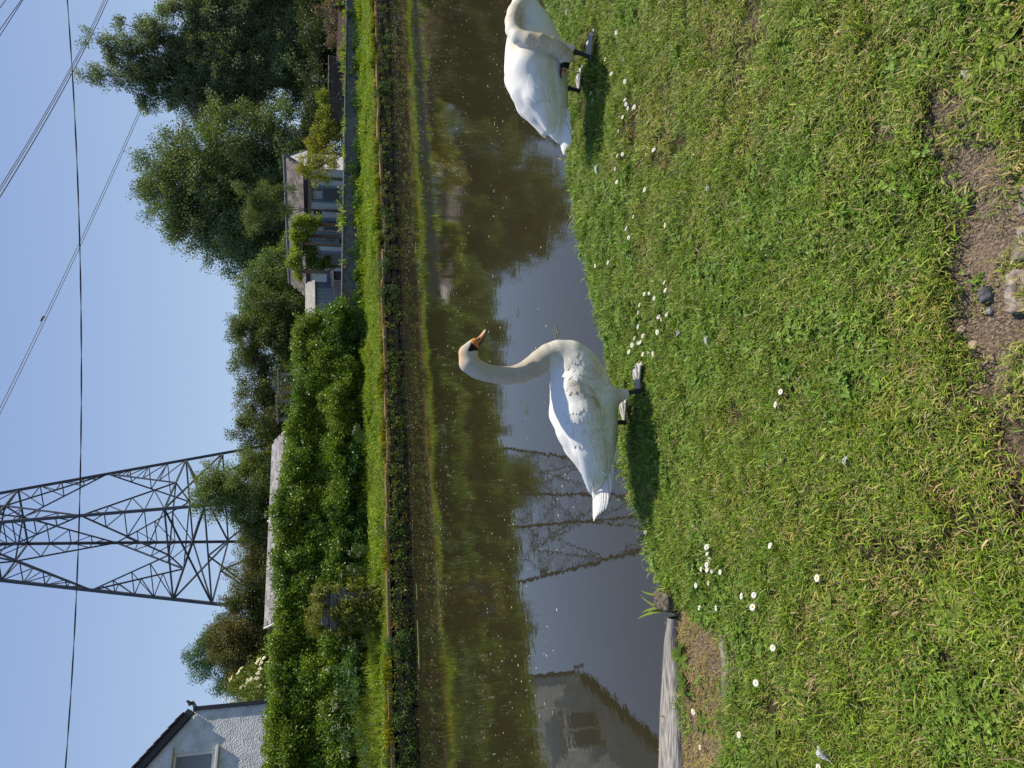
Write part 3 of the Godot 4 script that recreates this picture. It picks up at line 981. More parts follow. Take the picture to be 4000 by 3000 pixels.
func daisies() -> void:
	var dm := daisy_mesh()
	var sets := [
		["daisy in the cluster before the standing swan's breast", [[0.288, -3.451], [0.223, -3.506], [0.198, -3.523], [0.206, -3.463], [0.196, -3.435], [0.233, -3.409], [0.158, -3.556], [0.142, -3.384], [0.143, -3.214]]],
		["daisy in the loose group ahead of the standing swan", [[0.464, -3.103], [0.446, -3.351], [0.447, -3.302], [0.411, -3.242], [0.424, -3.097], [0.392, -3.392], [0.362, -3.438], [0.309, -3.198], [0.308, -3.152], [0.312, -3.088], [0.244, -3.187]]],
		["daisy scattered on the lawn between the two swans", [[1.187, -3.738], [1.104, -3.72], [0.967, -3.366], [0.815, -3.572], [0.765, -3.531], [0.732, -3.068], [0.683, -3.841], [0.704, -4.048], [0.862, -3.482], [1.127, -3.259]]],
		["daisy near the shadow of the preening swan", [[1.241, -3.702], [1.242, -3.649], [1.868, -3.903], [1.943, -3.736], [1.764, -4.146], [1.723, -4.038], [1.721, -4.146], [1.509, -3.601], [1.491, -3.594], [1.44, -3.523], [1.442, -3.493], [1.464, -3.566], [1.385, -3.685], [1.433, -3.636], [1.606, -3.58], [1.734, -3.804]]],
		["daisy on the lawn beyond the preening swan's feet", [[2.55, -4.563], [2.156, -3.792]]],
		["daisy in the tight clump near the worn soil strip", [[-0.692, -2.714], [-0.718, -2.71], [-0.736, -2.705], [-0.76, -2.71], [-0.785, -2.746], [-0.78, -2.701], [-0.773, -2.673], [-0.761, -2.607], [-0.864, -2.796], [-0.828, -2.694]]],
		["daisy between daisy clump and worn soil strip", [[-0.96, -2.772], [-0.909, -2.635], [-0.806, -2.423], [-0.783, -2.352], [-0.837, -2.365]]],
		["lone daisy in the lawn short of the soil strip", [[-0.585, -2.245], [-0.624, -1.988], [-0.941, -2.255], [-1.101, -2.354], [-1.348, -2.459], [-1.219, -1.998]]],
		["daisy growing in the worn soil strip", [[-1.435, -2.879], [-1.558, -2.795]]],
		["small white daisy at the water's edge behind the standing swan's tail", [[-0.755, -3.364]]],
		["one of two daisies side by side in mid lawn", [[-0.035, -2.2], [-0.078, -2.208]]]]
	rng.seed = 77
	var first: Node3D = null
	for s in sets:
		var order: Array = s[1]
		order.sort_custom(func(a, b): return a[0] * a[0] + a[1] * a[1] < b[0] * b[0] + b[1] * b[1])
		for n in order.size():
			var p: Array = order[n]
			var label: String = s[0] if order.size() == 1 else "%s, %s the camera" % [s[0], nearest(n)]
			var o: Node3D
			if first == null:
				o = thing("daisy", label, "daisy", Vector3.ZERO, 0.0, "daisies in the lawn")
				part("stem", dm[0], M.grass, o)
				part("petals", dm[1], M.petal, o)
				part("centre", dm[2], M.petal, o)
				first = o
			else:
				o = first.duplicate()
				o.name = numbered("daisy")
				add_child(o)
				tag(o, label, "daisy", "daisies in the lawn")
			var tl := Vector3(0.22 + ru(-0.25, 0.25), 1, -0.02 + ru(-0.2, 0.35))
			var sc := ru(0.92, 1.25)
			o.transform = Transform3D(ybasis(tl, ru(0, TAU)).scaled(Vector3.ONE * sc), Vector3(p[0], lawn_y(p[0], p[1]), p[1]))

func down_feather(seed_: int, grey: float) -> ArrayMesh:
	rng.seed = seed_
	var b := MB.new()
	for k in 46:
		var t := k / 46.0
		var a := (1.0 if k % 2 else -1.0) * (0.5 + t * 0.7)
		var o := Vector3(-0.03 + 0.06 * t, 0.004 + 0.008 * sin(t * PI), 0)
		var d := Vector3(cos(a) * 0.8, ru(0.0, 0.5), sin(a)).normalized()
		var f := lerpf(0.6, grey, clampf(1.0 - t * 1.6 + ru(-0.2, 0.2), 0, 1))
		b.leaf(o, d, Vector3.UP, 0.018 * sin(t * 2.6 + 0.4) + 0.007, 0.005, Color(f, f, f))
	return b.mesh()

func feathers() -> void:
	var L := [
		[1.285, -4.063, 1.3, "large white moulted feather at the end of the preening swan's shadow", 0.7],
		[-1.164, -1.972, 1.35, "grey and white moulted feather lying near the camera beside a daisy", 0.18],
		[-0.229, -1.87, 0.7, "small white down feather in the olive grass near the camera", 0.7],
		[0.815, -2.711, 0.8, "pale down feather on bright grass well in front of the preening swan", 0.6],
		[0.228, -2.993, 0.9, "brownish grey down feather below the daisies ahead of the standing swan", 0.3],
		[0.178, -2.719, 1.1, "tattered grey and white feather in mid lawn nearest the two paired daisies", 0.3],
		[0.155, -3.329, 0.75, "white down feather among the daisies by the standing swan's toes", 0.75],
		[2.533, -4.662, 1.1, "white curled feather on the lawn behind the preening swan's breast", 0.75],
		[1.757, -3.637, 0.8, "pale small feather on the grass below the preening swan's shadow", 0.6]]
	for i in L.size():
		var e: Array = L[i]
		var t := thing("feather", e[3], "feather", Vector3(e[0], lawn_y(e[0], e[1]) + 0.022, e[1]), i * 1.3, "moulted feathers on the grass")
		t.scale = Vector3.ONE * float(e[2]) * 0.66
		part("vane", down_feather(i + 11, e[4]), M.down, t)
		var q := MB.new()
		q.tube([Vector3(-0.05, 0.002, 0), Vector3(0.0, 0.008, 0), Vector3(0.03, 0.006, 0)], [0.0009, 0.0008, 0.0003], 5, Color(0.7, 0.66, 0.55))
		part("quill", q, M.down, t)

func rosette(at: Vector3, count: int, ln: float, wd: float, col: Color, label: String, seed_: int, flat := 0.35) -> void:
	rng.seed = seed_
	var t := thing("broadleaf_weed", label, "weed", at, 0.0, "broad-leaved weeds in the lawn")
	for k in count:
		var a := k * 2.4 + ru(-0.3, 0.3)
		var d := Vector3(cos(a), flat * ru(0.5, 1.4), sin(a)).normalized()
		var sd := d.cross(Vector3.UP).normalized()
		var b := MB.new()
		var l := ln * ru(0.65, 1.1)
		var f := ru(0.8, 1.2)
		var cc := Color(col.r * f, col.g * f, col.b * f)
		var pr := [0.12, 0.35, 0.85, 1.0, 0.75, 0.05]
		for i in 5:
			var t0 := i / 5.0
			var t1 := (i + 1) / 5.0
			var c0 := d * l * t0 - Vector3.UP * l * 0.35 * t0 * t0 + Vector3(0, 0.012, 0)
			var c1 := d * l * t1 - Vector3.UP * l * 0.35 * t1 * t1 + Vector3(0, 0.012, 0)
			var w0: float = pr[i] * wd * 0.5
			var w1: float = pr[i + 1] * wd * 0.5
			var lift := Vector3.UP * wd * 0.14
			b.quad(c0, c0 + sd * w0 + lift * pr[i], c1 + sd * w1 + lift * pr[i + 1], c1, cc)
			b.quad(c0 - sd * w0 + lift * pr[i], c0, c1, c1 - sd * w1 + lift * pr[i + 1], cc)
		part("leaf", b, M.weed, t)

func stones() -> void:
	var S := [
		["pebble", [0.218, -1.437], Vector3(0.022, 0.017, 0.017), Color(0.12, 0.13, 0.14), "dark grey angular pebble on the bare soil near the path stones"],
		["pebble", [0.767, -1.464], Vector3(0.02, 0.008, 0.012), Color(0.42, 0.42, 0.43), "pale grey flat pebble in thin grass by the broad leaf"],
		["pebble", [0.177, -1.434], Vector3(0.012, 0.008, 0.01), Color(0.3, 0.3, 0.3), "small grey pebble beside the dark angular pebble"],
		["pebble", [0.136, -1.505], Vector3(0.014, 0.009, 0.01), Color(0.42, 0.33, 0.25), "small tan pebble at the edge of the bare soil"],
		["pebble", [0.089, -1.478], Vector3(0.02, 0.008, 0.014), Color(0.4, 0.32, 0.26), "flat pinkish pebble half buried by the straw"],
		["pebble", [0.62, -1.6], Vector3(0.014, 0.007, 0.009), Color(0.48, 0.36, 0.28), "small pinkish buff pebble among dry blades far from the path stones"],
		["path_stone", [0.208, -1.315], Vector3(0.052, 0.02, 0.06), Color(0.3, 0.25, 0.215), "large rough pinkish brown path stone set in the bare soil"],
		["path_stone", [0.32, -1.3], Vector3(0.04, 0.016, 0.045), Color(0.3, 0.26, 0.225), "smooth grey brown path stone beside the rough one"],
		["path_stone", [0.415, -1.29], Vector3(0.035, 0.014, 0.042), Color(0.29, 0.25, 0.215), "path stone only its edge showing at the soil patch's end"],
		["kerb_stone", [-1.1, -2.645], Vector3(0.085, 0.03, 0.03), Color(0.25, 0.225, 0.19), "grey lichened stone edging the worn soil strip"],
		["kerb_stone", [-1.235, -2.64], Vector3(0.07, 0.026, 0.026), Color(0.22, 0.2, 0.17), "second grey stone in line along the worn soil strip"],
		["kerb_stone", [-1.03, -3.14], Vector3(0.045, 0.05, 0.08), Color(0.14, 0.12, 0.09), "rough grey stone where the grass bank meets the timber edging"]]
	for i in S.size():
		var s: Array = S[i]
		var p := Vector3(s[1][0], 0, s[1][1])
		p.y = lawn_y(p.x, p.z) - s[2].y * (0.25 if s[0] == "pebble" else 0.55)
		if i == 11: p.y = LAWN - 0.02
		var b := MB.new()
		var col: Color = s[3]
		b.rock(Transform3D(Basis(Vector3.UP, i * 0.7 if i < 6 else (-0.12 if i < 9 else 0.2)), Vector3.ZERO), s[2], 0.38 if i > 5 else 0.8, 0.28, i + 5, col, Color(col.r * 1.25, col.g * 1.22, col.b * 1.18))
		var o := part(numbered(s[0]), b, M.stone, self)
		o.position = p + Vector3(0, s[2].y * 0.4, 0)
		tag(o, s[4], "stone", "stones in the near bank")

func timber_edging() -> void:
	var t := thing("timber_edging", "weathered grey timber beam edging the near bank beside the worn soil strip", "timber", Vector3(-1.1, LAWN - 0.03, -3.14))
	var N := 46
	var S := 14
	var b := MB.new()
	var fa := [[0.0, 0.03, 0.022], [0.15, -0.002, 0.05], [0.4, -0.005, 0.1], [0.7, -0.015, 0.115], [1.0, -0.05, 0.12], [1.6, -0.1, 0.125], [2.6, -0.24, 0.125]]
	for i in N:
		var u := 2.6 * i / (N - 1)
		var k := 0
		while k < fa.size() - 2 and u > fa[k + 1][0]: k += 1
		var w: float = (u - fa[k][0]) / (fa[k + 1][0] - fa[k][0])
		var cz := lerpf(fa[k][1], fa[k + 1][1], w)
		var hw := lerpf(fa[k][2], fa[k + 1][2], w)
		for j in S:
			var a := TAU * j / S
			var cy := signf(sin(a)) * pow(absf(sin(a)), 0.45)
			var cx := signf(cos(a)) * pow(absf(cos(a)), 0.55)
			var wob := 1.0 + 0.05 * noise.get_noise_2d(u * 120.0, j * 60.0)
			var crack := -0.006 * maxf(0.0, noise.get_noise_2d(u * 60.0, j * 400.0)) if cy > 0.3 else 0.0
			b.v.append(Vector3(-u, cy * 0.1 * wob - 0.1 + 0.045 + crack, cz + cx * hw * wob))
			b.n.append(Vector3.UP)
			var g := 0.34 + 0.1 * noise.get_noise_2d(u * 40.0, j * 300.0)
			b.c.append(Color(g * 1.02, g * 0.97, g * 0.9))
	for i in N - 1:
		for j in S:
			var a := i * S + j
			var e := i * S + (j + 1) % S
			b.idx.append_array([a, e + S, e, a, a + S, e + S])
	b.smooth_from(0)
	part("beam", b, M.timber, t)
	var t2 := thing("timber_edging", "pale grey timber edge at the water behind the preening swan's breast", "timber", Vector3(3.35, LAWN - 0.05, -5.66))
	var c := MB.new()
	c.block(Transform3D(Basis(Vector3.UP, 0.45), Vector3(0.7, 0, -0.35)), Vector3(1.9, 0.1, 0.2), 0.015, Color(0.36, 0.34, 0.31))
	part("beam", c, M.timber, t2)

func iris() -> void:
	var t := thing("iris_plant", "yellow-green strap leaves of an iris leaning out over the water by the timber", "plant", Vector3(-1.06, LAWN - 0.08, -3.24))
	rng.seed = 31
	for k in 7:
		var b := MB.new()
		var d := Vector3(-0.25 + 0.1 * k - 0.25, 0, -0.75 + ru(-0.3, 0.2)).normalized()
		var l := ru(0.12, 0.26)
		var p := Vector3(ru(-0.06, 0.03), 0.03, ru(-0.04, 0.02))
		var sd := d.cross(Vector3.UP).normalized()
		var q := p
		var dir := (d * 0.75 + Vector3.UP * 0.55).normalized()
		for i in 6:
			var w0 := 0.009 * (1.0 - i / 6.0) + 0.001
			var w1 := 0.009 * (1.0 - (i + 1) / 6.0) + 0.0005
			var q2 := q + dir * l / 6.0
			b.quad(q - sd * w0, q + sd * w0, q2 + sd * w1, q2 - sd * w1, Color(0.2, 0.28, 0.04) if k != 3 else Color(0.28, 0.2, 0.09))
			q = q2
			dir = (dir + Vector3(0, -0.16, 0)).normalized()
		part("leaf", b, M.weed, t)

# ------------------------------------------------------------------ water and far bank
func water() -> void:
	var b := MB.new()
	b.quad(cw(-120, -1.0, 0), cw(160, -1.0, 0), cw(160, -21.0, 0), cw(-120, -21.0, 0), Color.WHITE)
	struct("water", b, M.water)
	# pollen, seed fluff and leaf scraps drifting on the surface
	rng.seed = 909
	var sp := MB.new()
	sp.rock(Transform3D(), Vector3(0.5, 0.2, 0.5), 1.0, 0.4, 9, Color.WHITE)
	var xs := []
	var cs := []
	while xs.size() < 3600:
		var s := -3.6 - 16.9 * pow(rng.randf(), 0.9)
		var a := ru(-12, 30)
		var p := cw(a, s, 0.002)
		if absf(p.x) > 0.62 * -p.z + 1.0: continue
		var g := noise.get_noise_2d(p.x * 9.0, p.z * 22.0)
		if rng.randf() > clampf(0.12 + g * 3.2 + (0.35 if s < -8 else 0.0) + p.x * 0.03, 0.06, 1.0): continue
		if p.z > edge_z(p.x) - 0.06: continue
		var q := ru(0.003, 0.0085) * (1.0 + 0.09 * -s)
		xs.append(Transform3D(Basis(Vector3.UP, ru(0, TAU)).scaled(Vector3(q * ru(0.7, 2.2), q * 0.35, q)), p))
		cs.append(tint(Color(0.62, 0.6, 0.52) if rng.randf() < 0.72 else Color(0.32, 0.24, 0.12), 0.3))
	var o := scatter(numbered("floating_specks"), sp.mesh(), M.speck, xs, cs, self)
	o.set_meta("kind", "stuff")
	tag(o, "pale pollen and seed fluff drifting on the water", "debris")
	# floating weed strands and leaves one can pick out
	var W := [[-0.42, -5.6, 0.3, "wispy strand of weed floating just beyond the standing swan's back"], [0.42, -6.1, 0.34, "looped strand of weed floating past the standing swan's breast"], [-0.3, -7.2, 0.26, "thin weed strand floating mid canal behind the swan's neck"], [0.75, -7.6, 0.2, "green reed scrap floating near the sky's mirrored edge"]]
	for i in W.size():
		var e: Array = W[i]
		var b2 := MB.new()
		for k in 5:
			var l: float = e[2] * ru(0.4, 1.0)
			var a0 := ru(-0.5, 0.5) + 0.9
			var pts := []
			var rr := []
			for j in 6:
				var u := j / 5.0
				pts.append(Vector3(cos(a0) * l * u + 0.03 * sin(u * 5 + k), 0.002, -sin(a0) * l * u + 0.04 * cos(u * 4 + k)))
				rr.append(0.0022 * (1.05 - u))
			b2.tube(pts, rr, 4, Color(0.3, 0.31, 0.14))
		var o2 := part(numbered("floating_weed"), b2, M.grass, self)
		o2.position = Vector3(e[0], 0.003, e[1])
		tag(o2, e[3], "water weed", "weed strands on the water")
	var PADS := [[1.9, -19.4, 1.1, "long pale lily leaf raft floating by the far bank beneath the cow parsley"], [3.2, -19.3, 0.42, "short floating leaf near the far wall below the ivy pier"], [11.4, -15.6, 0.35, "bright green floating leaf in mid canal facing the hedge end"]]
	for e in PADS:
		var b3 := MB.new()
		rng.seed = int(e[0] * 100)
		for k in 5:
			b3.rock(Transform3D(Basis(Vector3.UP, ru(-0.2, 0.2)), Vector3((k - 2) * e[2] * 0.2, 0.0, ru(-0.04, 0.04))), Vector3(e[2] * 0.16, 0.006, e[2] * 0.05), 0.9, 0.2, k, Color(0.22, 0.3, 0.1))
		var o3 := part(numbered("floating_leaf"), b3, M.weed, self)
		o3.transform = Transform3D(Basis(along, Vector3.UP, across), cw(e[0], e[1], 0.006))
		tag(o3, e[3], "leaf", "leaves floating on the canal")

func bank_y(a: float, s: float) -> float:
	if s > -20.7: return 0.58
	if s > -24.2:
		var t := (-20.7 - s) / 3.5
		return lerpf(0.6, 1.05, pow(t, 0.8)) + (0.25 * smoothstep(5.0, -1.0, a) * t) + 0.05 * noise.get_noise_2d(a * 30.0, s * 30.0)
	return lerpf(1.25, 1.78, smoothstep(13.6, 14.2, a))

func far_bank() -> void:
	var al := [-1500.0, -400.0, -80.0, -30.0, -12.0]
	for i in 84: al.append(-6.0 + i * 0.5)
	al.append_array([13.61, 14.19, 40.0, 60.0, 120.0, 400.0, 1500.0])
	al.sort()
	var sl := [-20.62, -20.72, -21.0, -21.4, -21.8, -22.2, -22.6, -23.0, -23.4, -23.8, -24.15, -24.3, -26.0, -30.0, -40.0, -60.0, -120.0, -400.0, -1500.0]
	var b := MB.new()
	for a in al:
		for s in sl:
			b.v.append(cw(a, s, -0.5 if s == -20.62 else bank_y(a, s))); b.n.append(Vector3.UP)
			b.c.append(Color(0.05, 0.055, 0.02))
	var R := sl.size()
	for i in al.size() - 1:
		for j in R - 1:
			var q := i * R + j
			b.idx.append_array([q, q + 1, q + R, q + 1, q + R + 1, q + R])
	b.smooth_from(0)
	for q in b.n.size():
		if b.n[q].y < 0.0: b.n[q] = -b.n[q]
	struct("far_bank", b, M.soil)
	canal_wall()
	bank_grass()

func canal_wall() -> void:
	var t := thing("canal_wall", "low dark stone retaining wall along the far side of the water", "wall", cw(14, -20.45, 0), TH)
	rng.seed = 606
	var var_mesh := []
	for k in 6:
		var b := MB.new()
		var g := [0.085, 0.1, 0.07, 0.115, 0.09, 0.08][k] as float
		b.rock(Transform3D(), Vector3(0.5, 0.5, 0.5), 0.36, 0.2, k + 40, Color(g, g * 0.86, g * 0.62), Color(g * 1.8, g * 1.5, g * 0.9))
		var_mesh.append(b.mesh())
	for row in 3:
		var x := -19.0 + row * 0.23
		while x < 17.5:
			var l := ru(0.42, 0.85)
			var o := part("stone", var_mesh[rng.randi() % 6], M.stone, t)
			o.transform = Transform3D(Basis().scaled(Vector3(l * 0.97, 0.205, 0.3)), Vector3(x + l * 0.5, -0.02 + row * 0.21, -0.13 + ru(-0.02, 0.02)))
			x += l
	var cm := []
	for k in 4:
		var b := MB.new()
		b.rock(Transform3D(), Vector3(0.5, 0.5, 0.5), 0.22, 0.09, k + 60, Color(0.33, 0.19, 0.055), Color(0.36, 0.28, 0.17))
		cm.append(b.mesh())
	var x := -19.0
	while x < 17.5:
		var l := ru(1.0, 2.1)
		if rng.randf() < 0.16:
			x += l * 0.5
			continue
		var o := part("coping_stone", cm[rng.randi() % 4], M.stone, t)
		o.transform = Transform3D((Basis(Vector3.UP, ru(-0.03, 0.03)) * Basis(Vector3(0, 0, 1), ru(-0.02, 0.02))).scaled(Vector3(l * 0.985, 0.12, 0.46)), Vector3(x + l * 0.5, 0.575 + ru(-0.05, 0.03) - smoothstep(-4.0, -14.0, x) * -0.1, -0.17 + ru(-0.03, 0.03)))
		x += l

func bank_grass() -> void:
	var ms := []
	for k in 3: ms.append(tuft(700 + k, 30, 0.13, 0.08, 0.19, 0.009, 0.9, 0.04))
	ms.append(tuft(710, 22, 0.1, 0.2, 0.42, 0.008, 0.6, 0.12))
	ms.append(spray(14, 0.16, 0.06, 0.045, 720, -0.2))
	var xs := [[], [], [], [], []]
	var cs := [[], [], [], [], []]
	rng.seed = 515
	for i in 17500:
		var a := ru(-3.5, 33)
		var s := -20.86 - 3.36 * rng.randf()
		if i > 12500:      # growth that hangs over the coping
			if noise.get_noise_1d(a * 70.0) + smoothstep(13.0, 8.0, a) * 0.45 < 0.12: continue
			s = -20.72 + ru(-0.2, 0.2)
		var k := rng.randi() % 3
		var tall := smoothstep(4.6, 1.5, a) * smoothstep(-21.0, -22.0, s)
		if rng.randf() < tall * 0.6: k = 3
		elif rng.randf() < 0.34 + 0.5 * noise.get_noise_2d(a * 60.0, s * 60.0): k = 4
		var p := cw(a, s, bank_y(a, s) - 0.01 + (0.06 if s > -20.7 else 0.0))
		var sc := ru(0.7, 1.25) * (1.0 + 1.1 * noise.get_noise_2d(a * 45.0, s * 45.0)) * (1.0 + 0.7 * smoothstep(-23.4, -24.2, s))
		xs[k].append(Transform3D(Basis(Vector3.UP, ru(0, TAU)).scaled(Vector3.ONE * sc), p))
		var g := Color(1.85, 1.5, 1.3) if k < 4 else Color(0.22, 0.33, 0.04)
		if noise.get_noise_2d(a * 25.0, s * 40.0) > 0.2: g = Color(g.r * 0.8, g.g * 0.82, g.b * 0.9)
		if s > -20.9 and k < 4: g = Color(1.9, 1.15, 1.0)
		cs[k].append(tint(g, 0.2, 0.06))
	var o := Node3D.new()
	o.name = numbered("bank_grass")
	add_child(o)
	o.set_meta("kind", "stuff")
	tag(o, "bright yellow-green grass on the far bank above the stone wall", "grass")
	for k in 5:
		scatter("blades", ms[k], M.grass if k < 4 else M.leaf, xs[k], cs[k], o).set_meta("kind", "stuff")
	# creeper and small ferns on the wall face
	rng.seed = 525
	var cx := []
	var cc := []
	var sm := spray(9, 0.13, 0.05, 0.04, 730, 0.2)
	for i in 2200:
		var a := ru(-3.5, 32)
		var dens := 0.75 * smoothstep(14.0, 9.0, a) + 0.3 + 0.6 * noise.get_noise_1d(a * 40.0)
		if rng.randf() > dens: continue
		var y := ru(0.04, 0.6)
		cx.append(Transform3D(ybasis(across * ru(0.3, 1.0) + Vector3(0, ru(-0.8, 0.6), 0) + along * ru(-0.6, 0.6), ru(0, TAU)).scaled(Vector3.ONE * ru(0.6, 1.5)), cw(a, -20.43 + ru(-0.03, 0.06), y)))
		cc.append(tint(Color(0.16, 0.22, 0.04) if rng.randf() < 0.8 else Color(0.3, 0.24, 0.08), 0.3, 0.1))
	var w := scatter(numbered("wall_creeper"), sm, M.leaf, cx, cc, self)
	w.set_meta("kind", "stuff")
	tag(w, "small leafy creeper growing over the dark canal wall", "creeper")
	var L := [[24.9, 0.5], [22.3, 0.42], [19.2, 0.5], [16.2, 0.55], [14.1, 0.5], [13.1, 0.35], [5.2, 0.55], [2.0, 0.4], [0.4, 0.6], [-0.6, 0.5]]
	var sm2 := spray(14, 0.28, 0.09, 0.05, 740, 0.25)
	for i in L.size():
		var t := thing("wall_plant", ("leafy plant hanging from the bare stretch of canal wall, %s the hedge end" % nearest(5 - i)) if L[i][0] > 10 else ("leafy plant on the ivied canal wall, %s the white house" % nearest(9 - i)), "plant", cw(L[i][0], -20.42, 0.45), TH, "plants on the far canal wall" if L[i][0] > 10 else "plants on the ivied canal wall")
		crown("foliage", t, [[Vector3(0, 0, 0), Vector3(0.42, 0.32, 0.14) * (L[i][1] * 2.0)], [Vector3(0.15, -0.25, 0.02), Vector3(0.25, 0.22, 0.12)]], 46, [sm2], M.leaf, Color(0.09, 0.16, 0.05), Vector2(0.5, 0.9), 800 + i, -0.5, 2.0, 0.5, 0.1)
	# leafy clumps at the foot of the concrete wall
	var F := [[31.0, 0.5], [29.4, 0.7], [27.6, 0.45], [25.6, 0.4], [22.6, 0.45], [21.0, 0.9], [19.6, 0.5], [17.6, 0.55], [16.1, 0.35], [15.0, 0.4]]
	for i in F.size():
		var h: float = F[i][1]
		var t := thing("ivy_clump", "dark ivy clump at the grey concrete wall's foot, %s the hedge end" % nearest(9 - i), "ivy", cw(F[i][0], -24.15, bank_y(F[i][0], -24.1)), TH, "ivy clumps along the concrete wall")
		crown("foliage", t, [[Vector3(0, h * 0.3, 0.05), Vector3(0.9, h * 0.45, 0.16)], [Vector3(ru(-0.4, 0.4), h * 0.6, 0.02), Vector3(0.3, h * 0.5, 0.1)]], 150, [sm2], M.leaf, Color(0.07, 0.15, 0.04), Vector2(0.5, 0.9), 850 + i, -0.4, 2.0, 0.5, 0.2)

func parsley() -> void:
	var L := [[5.1, -22.6, 0.9], [4.6, -23.0, 1.0], [2.3, -22.4, 1.0], [1.7, -22.6, 1.15], [1.1, -22.2, 1.0], [0.7, -22.7, 1.2], [0.2, -22.3, 1.15], [-0.1, -22.6, 1.25], [-0.5, -22.1, 1.0], [9.2, -23.0, 0.8]]
	for i in L.size():
		rng.seed = 930 + i
		var e: Array = L[i]
		var near_pier: bool = e[0] > 4
		var t := thing("cow_parsley", ["cow parsley between the ivied pier and the bushy shrub", "cow parsley close behind the ivied pier", "", "", "", "", "", "", "", "small cow parsley at mid hedge, far from the pier"][i] if near_pier else "tall cow parsley on the bank, %s the ivied pier" % nearest(i - 2), "wild flower", cw(e[0], e[1], bank_y(e[0], e[1])), ru(0, 6), "cow parsley before the hedge" if near_pier else "cow parsley below the white house")
		var st := MB.new()
		var um := MB.new()
		for k in 3:
			var a := ru(0, TAU)
			var h: float = e[2] * ru(0.45, 1.15)
			var top := Vector3(cos(a) * 0.22 * ru(0.3, 1), h, sin(a) * 0.22 * ru(0.3, 1))
			st.tube([Vector3.ZERO, top * 0.5 + Vector3(0, 0.05, 0), top], [0.008, 0.006, 0.004], 5, Color(0.14, 0.18, 0.06))
			for q in 9:
				var b := q * 0.7 + ru(0, 0.4)
				var r := 0.09 * sqrt((q + 0.5) / 9.0)
				var hp := top + Vector3(cos(b) * r, 0.05 - r * 0.2 + ru(-0.035, 0.035), sin(b) * r)
				st.tube([top, hp], [0.003, 0.002], 3, Color(0.15, 0.2, 0.08), false)
				um.rock(Transform3D(Basis(), hp), Vector3(0.014, 0.01, 0.014), 1.0, 0.5, q + k, Color(0.45, 0.45, 0.36))
		part("stems", st, M.grass, t)
		part("umbels", um, M.petal, t)
		crown("leaves", t, [[Vector3(0, e[2] * 0.35, 0), Vector3(0.3, e[2] * 0.35, 0.25)]], 40, [spray(12, 0.2, 0.07, 0.03, 940)], M.leaf, Color(0.1, 0.2, 0.05), Vector2(0.6, 1.1), 950 + i, -0.5, 2.0)

func hedge_top(a: float) -> float:
	var T := [[-8.0, 4.4], [-0.6, 4.3], [2.2, 4.27], [4.2, 4.16], [5.5, 4.2], [7.2, 4.36], [8.2, 4.1], [10.1, 3.9], [12.2, 3.75], [13.9, 3.95], [14.5, 3.75], [14.9, 3.1], [15.2, 2.0]]
	for i in T.size() - 1:
		if a <= T[i + 1][0]:
			return lerpf(T[i][1], T[i + 1][1], (a - T[i][0]) / (T[i + 1][0] - T[i][0])) - 0.36
	return 1.5

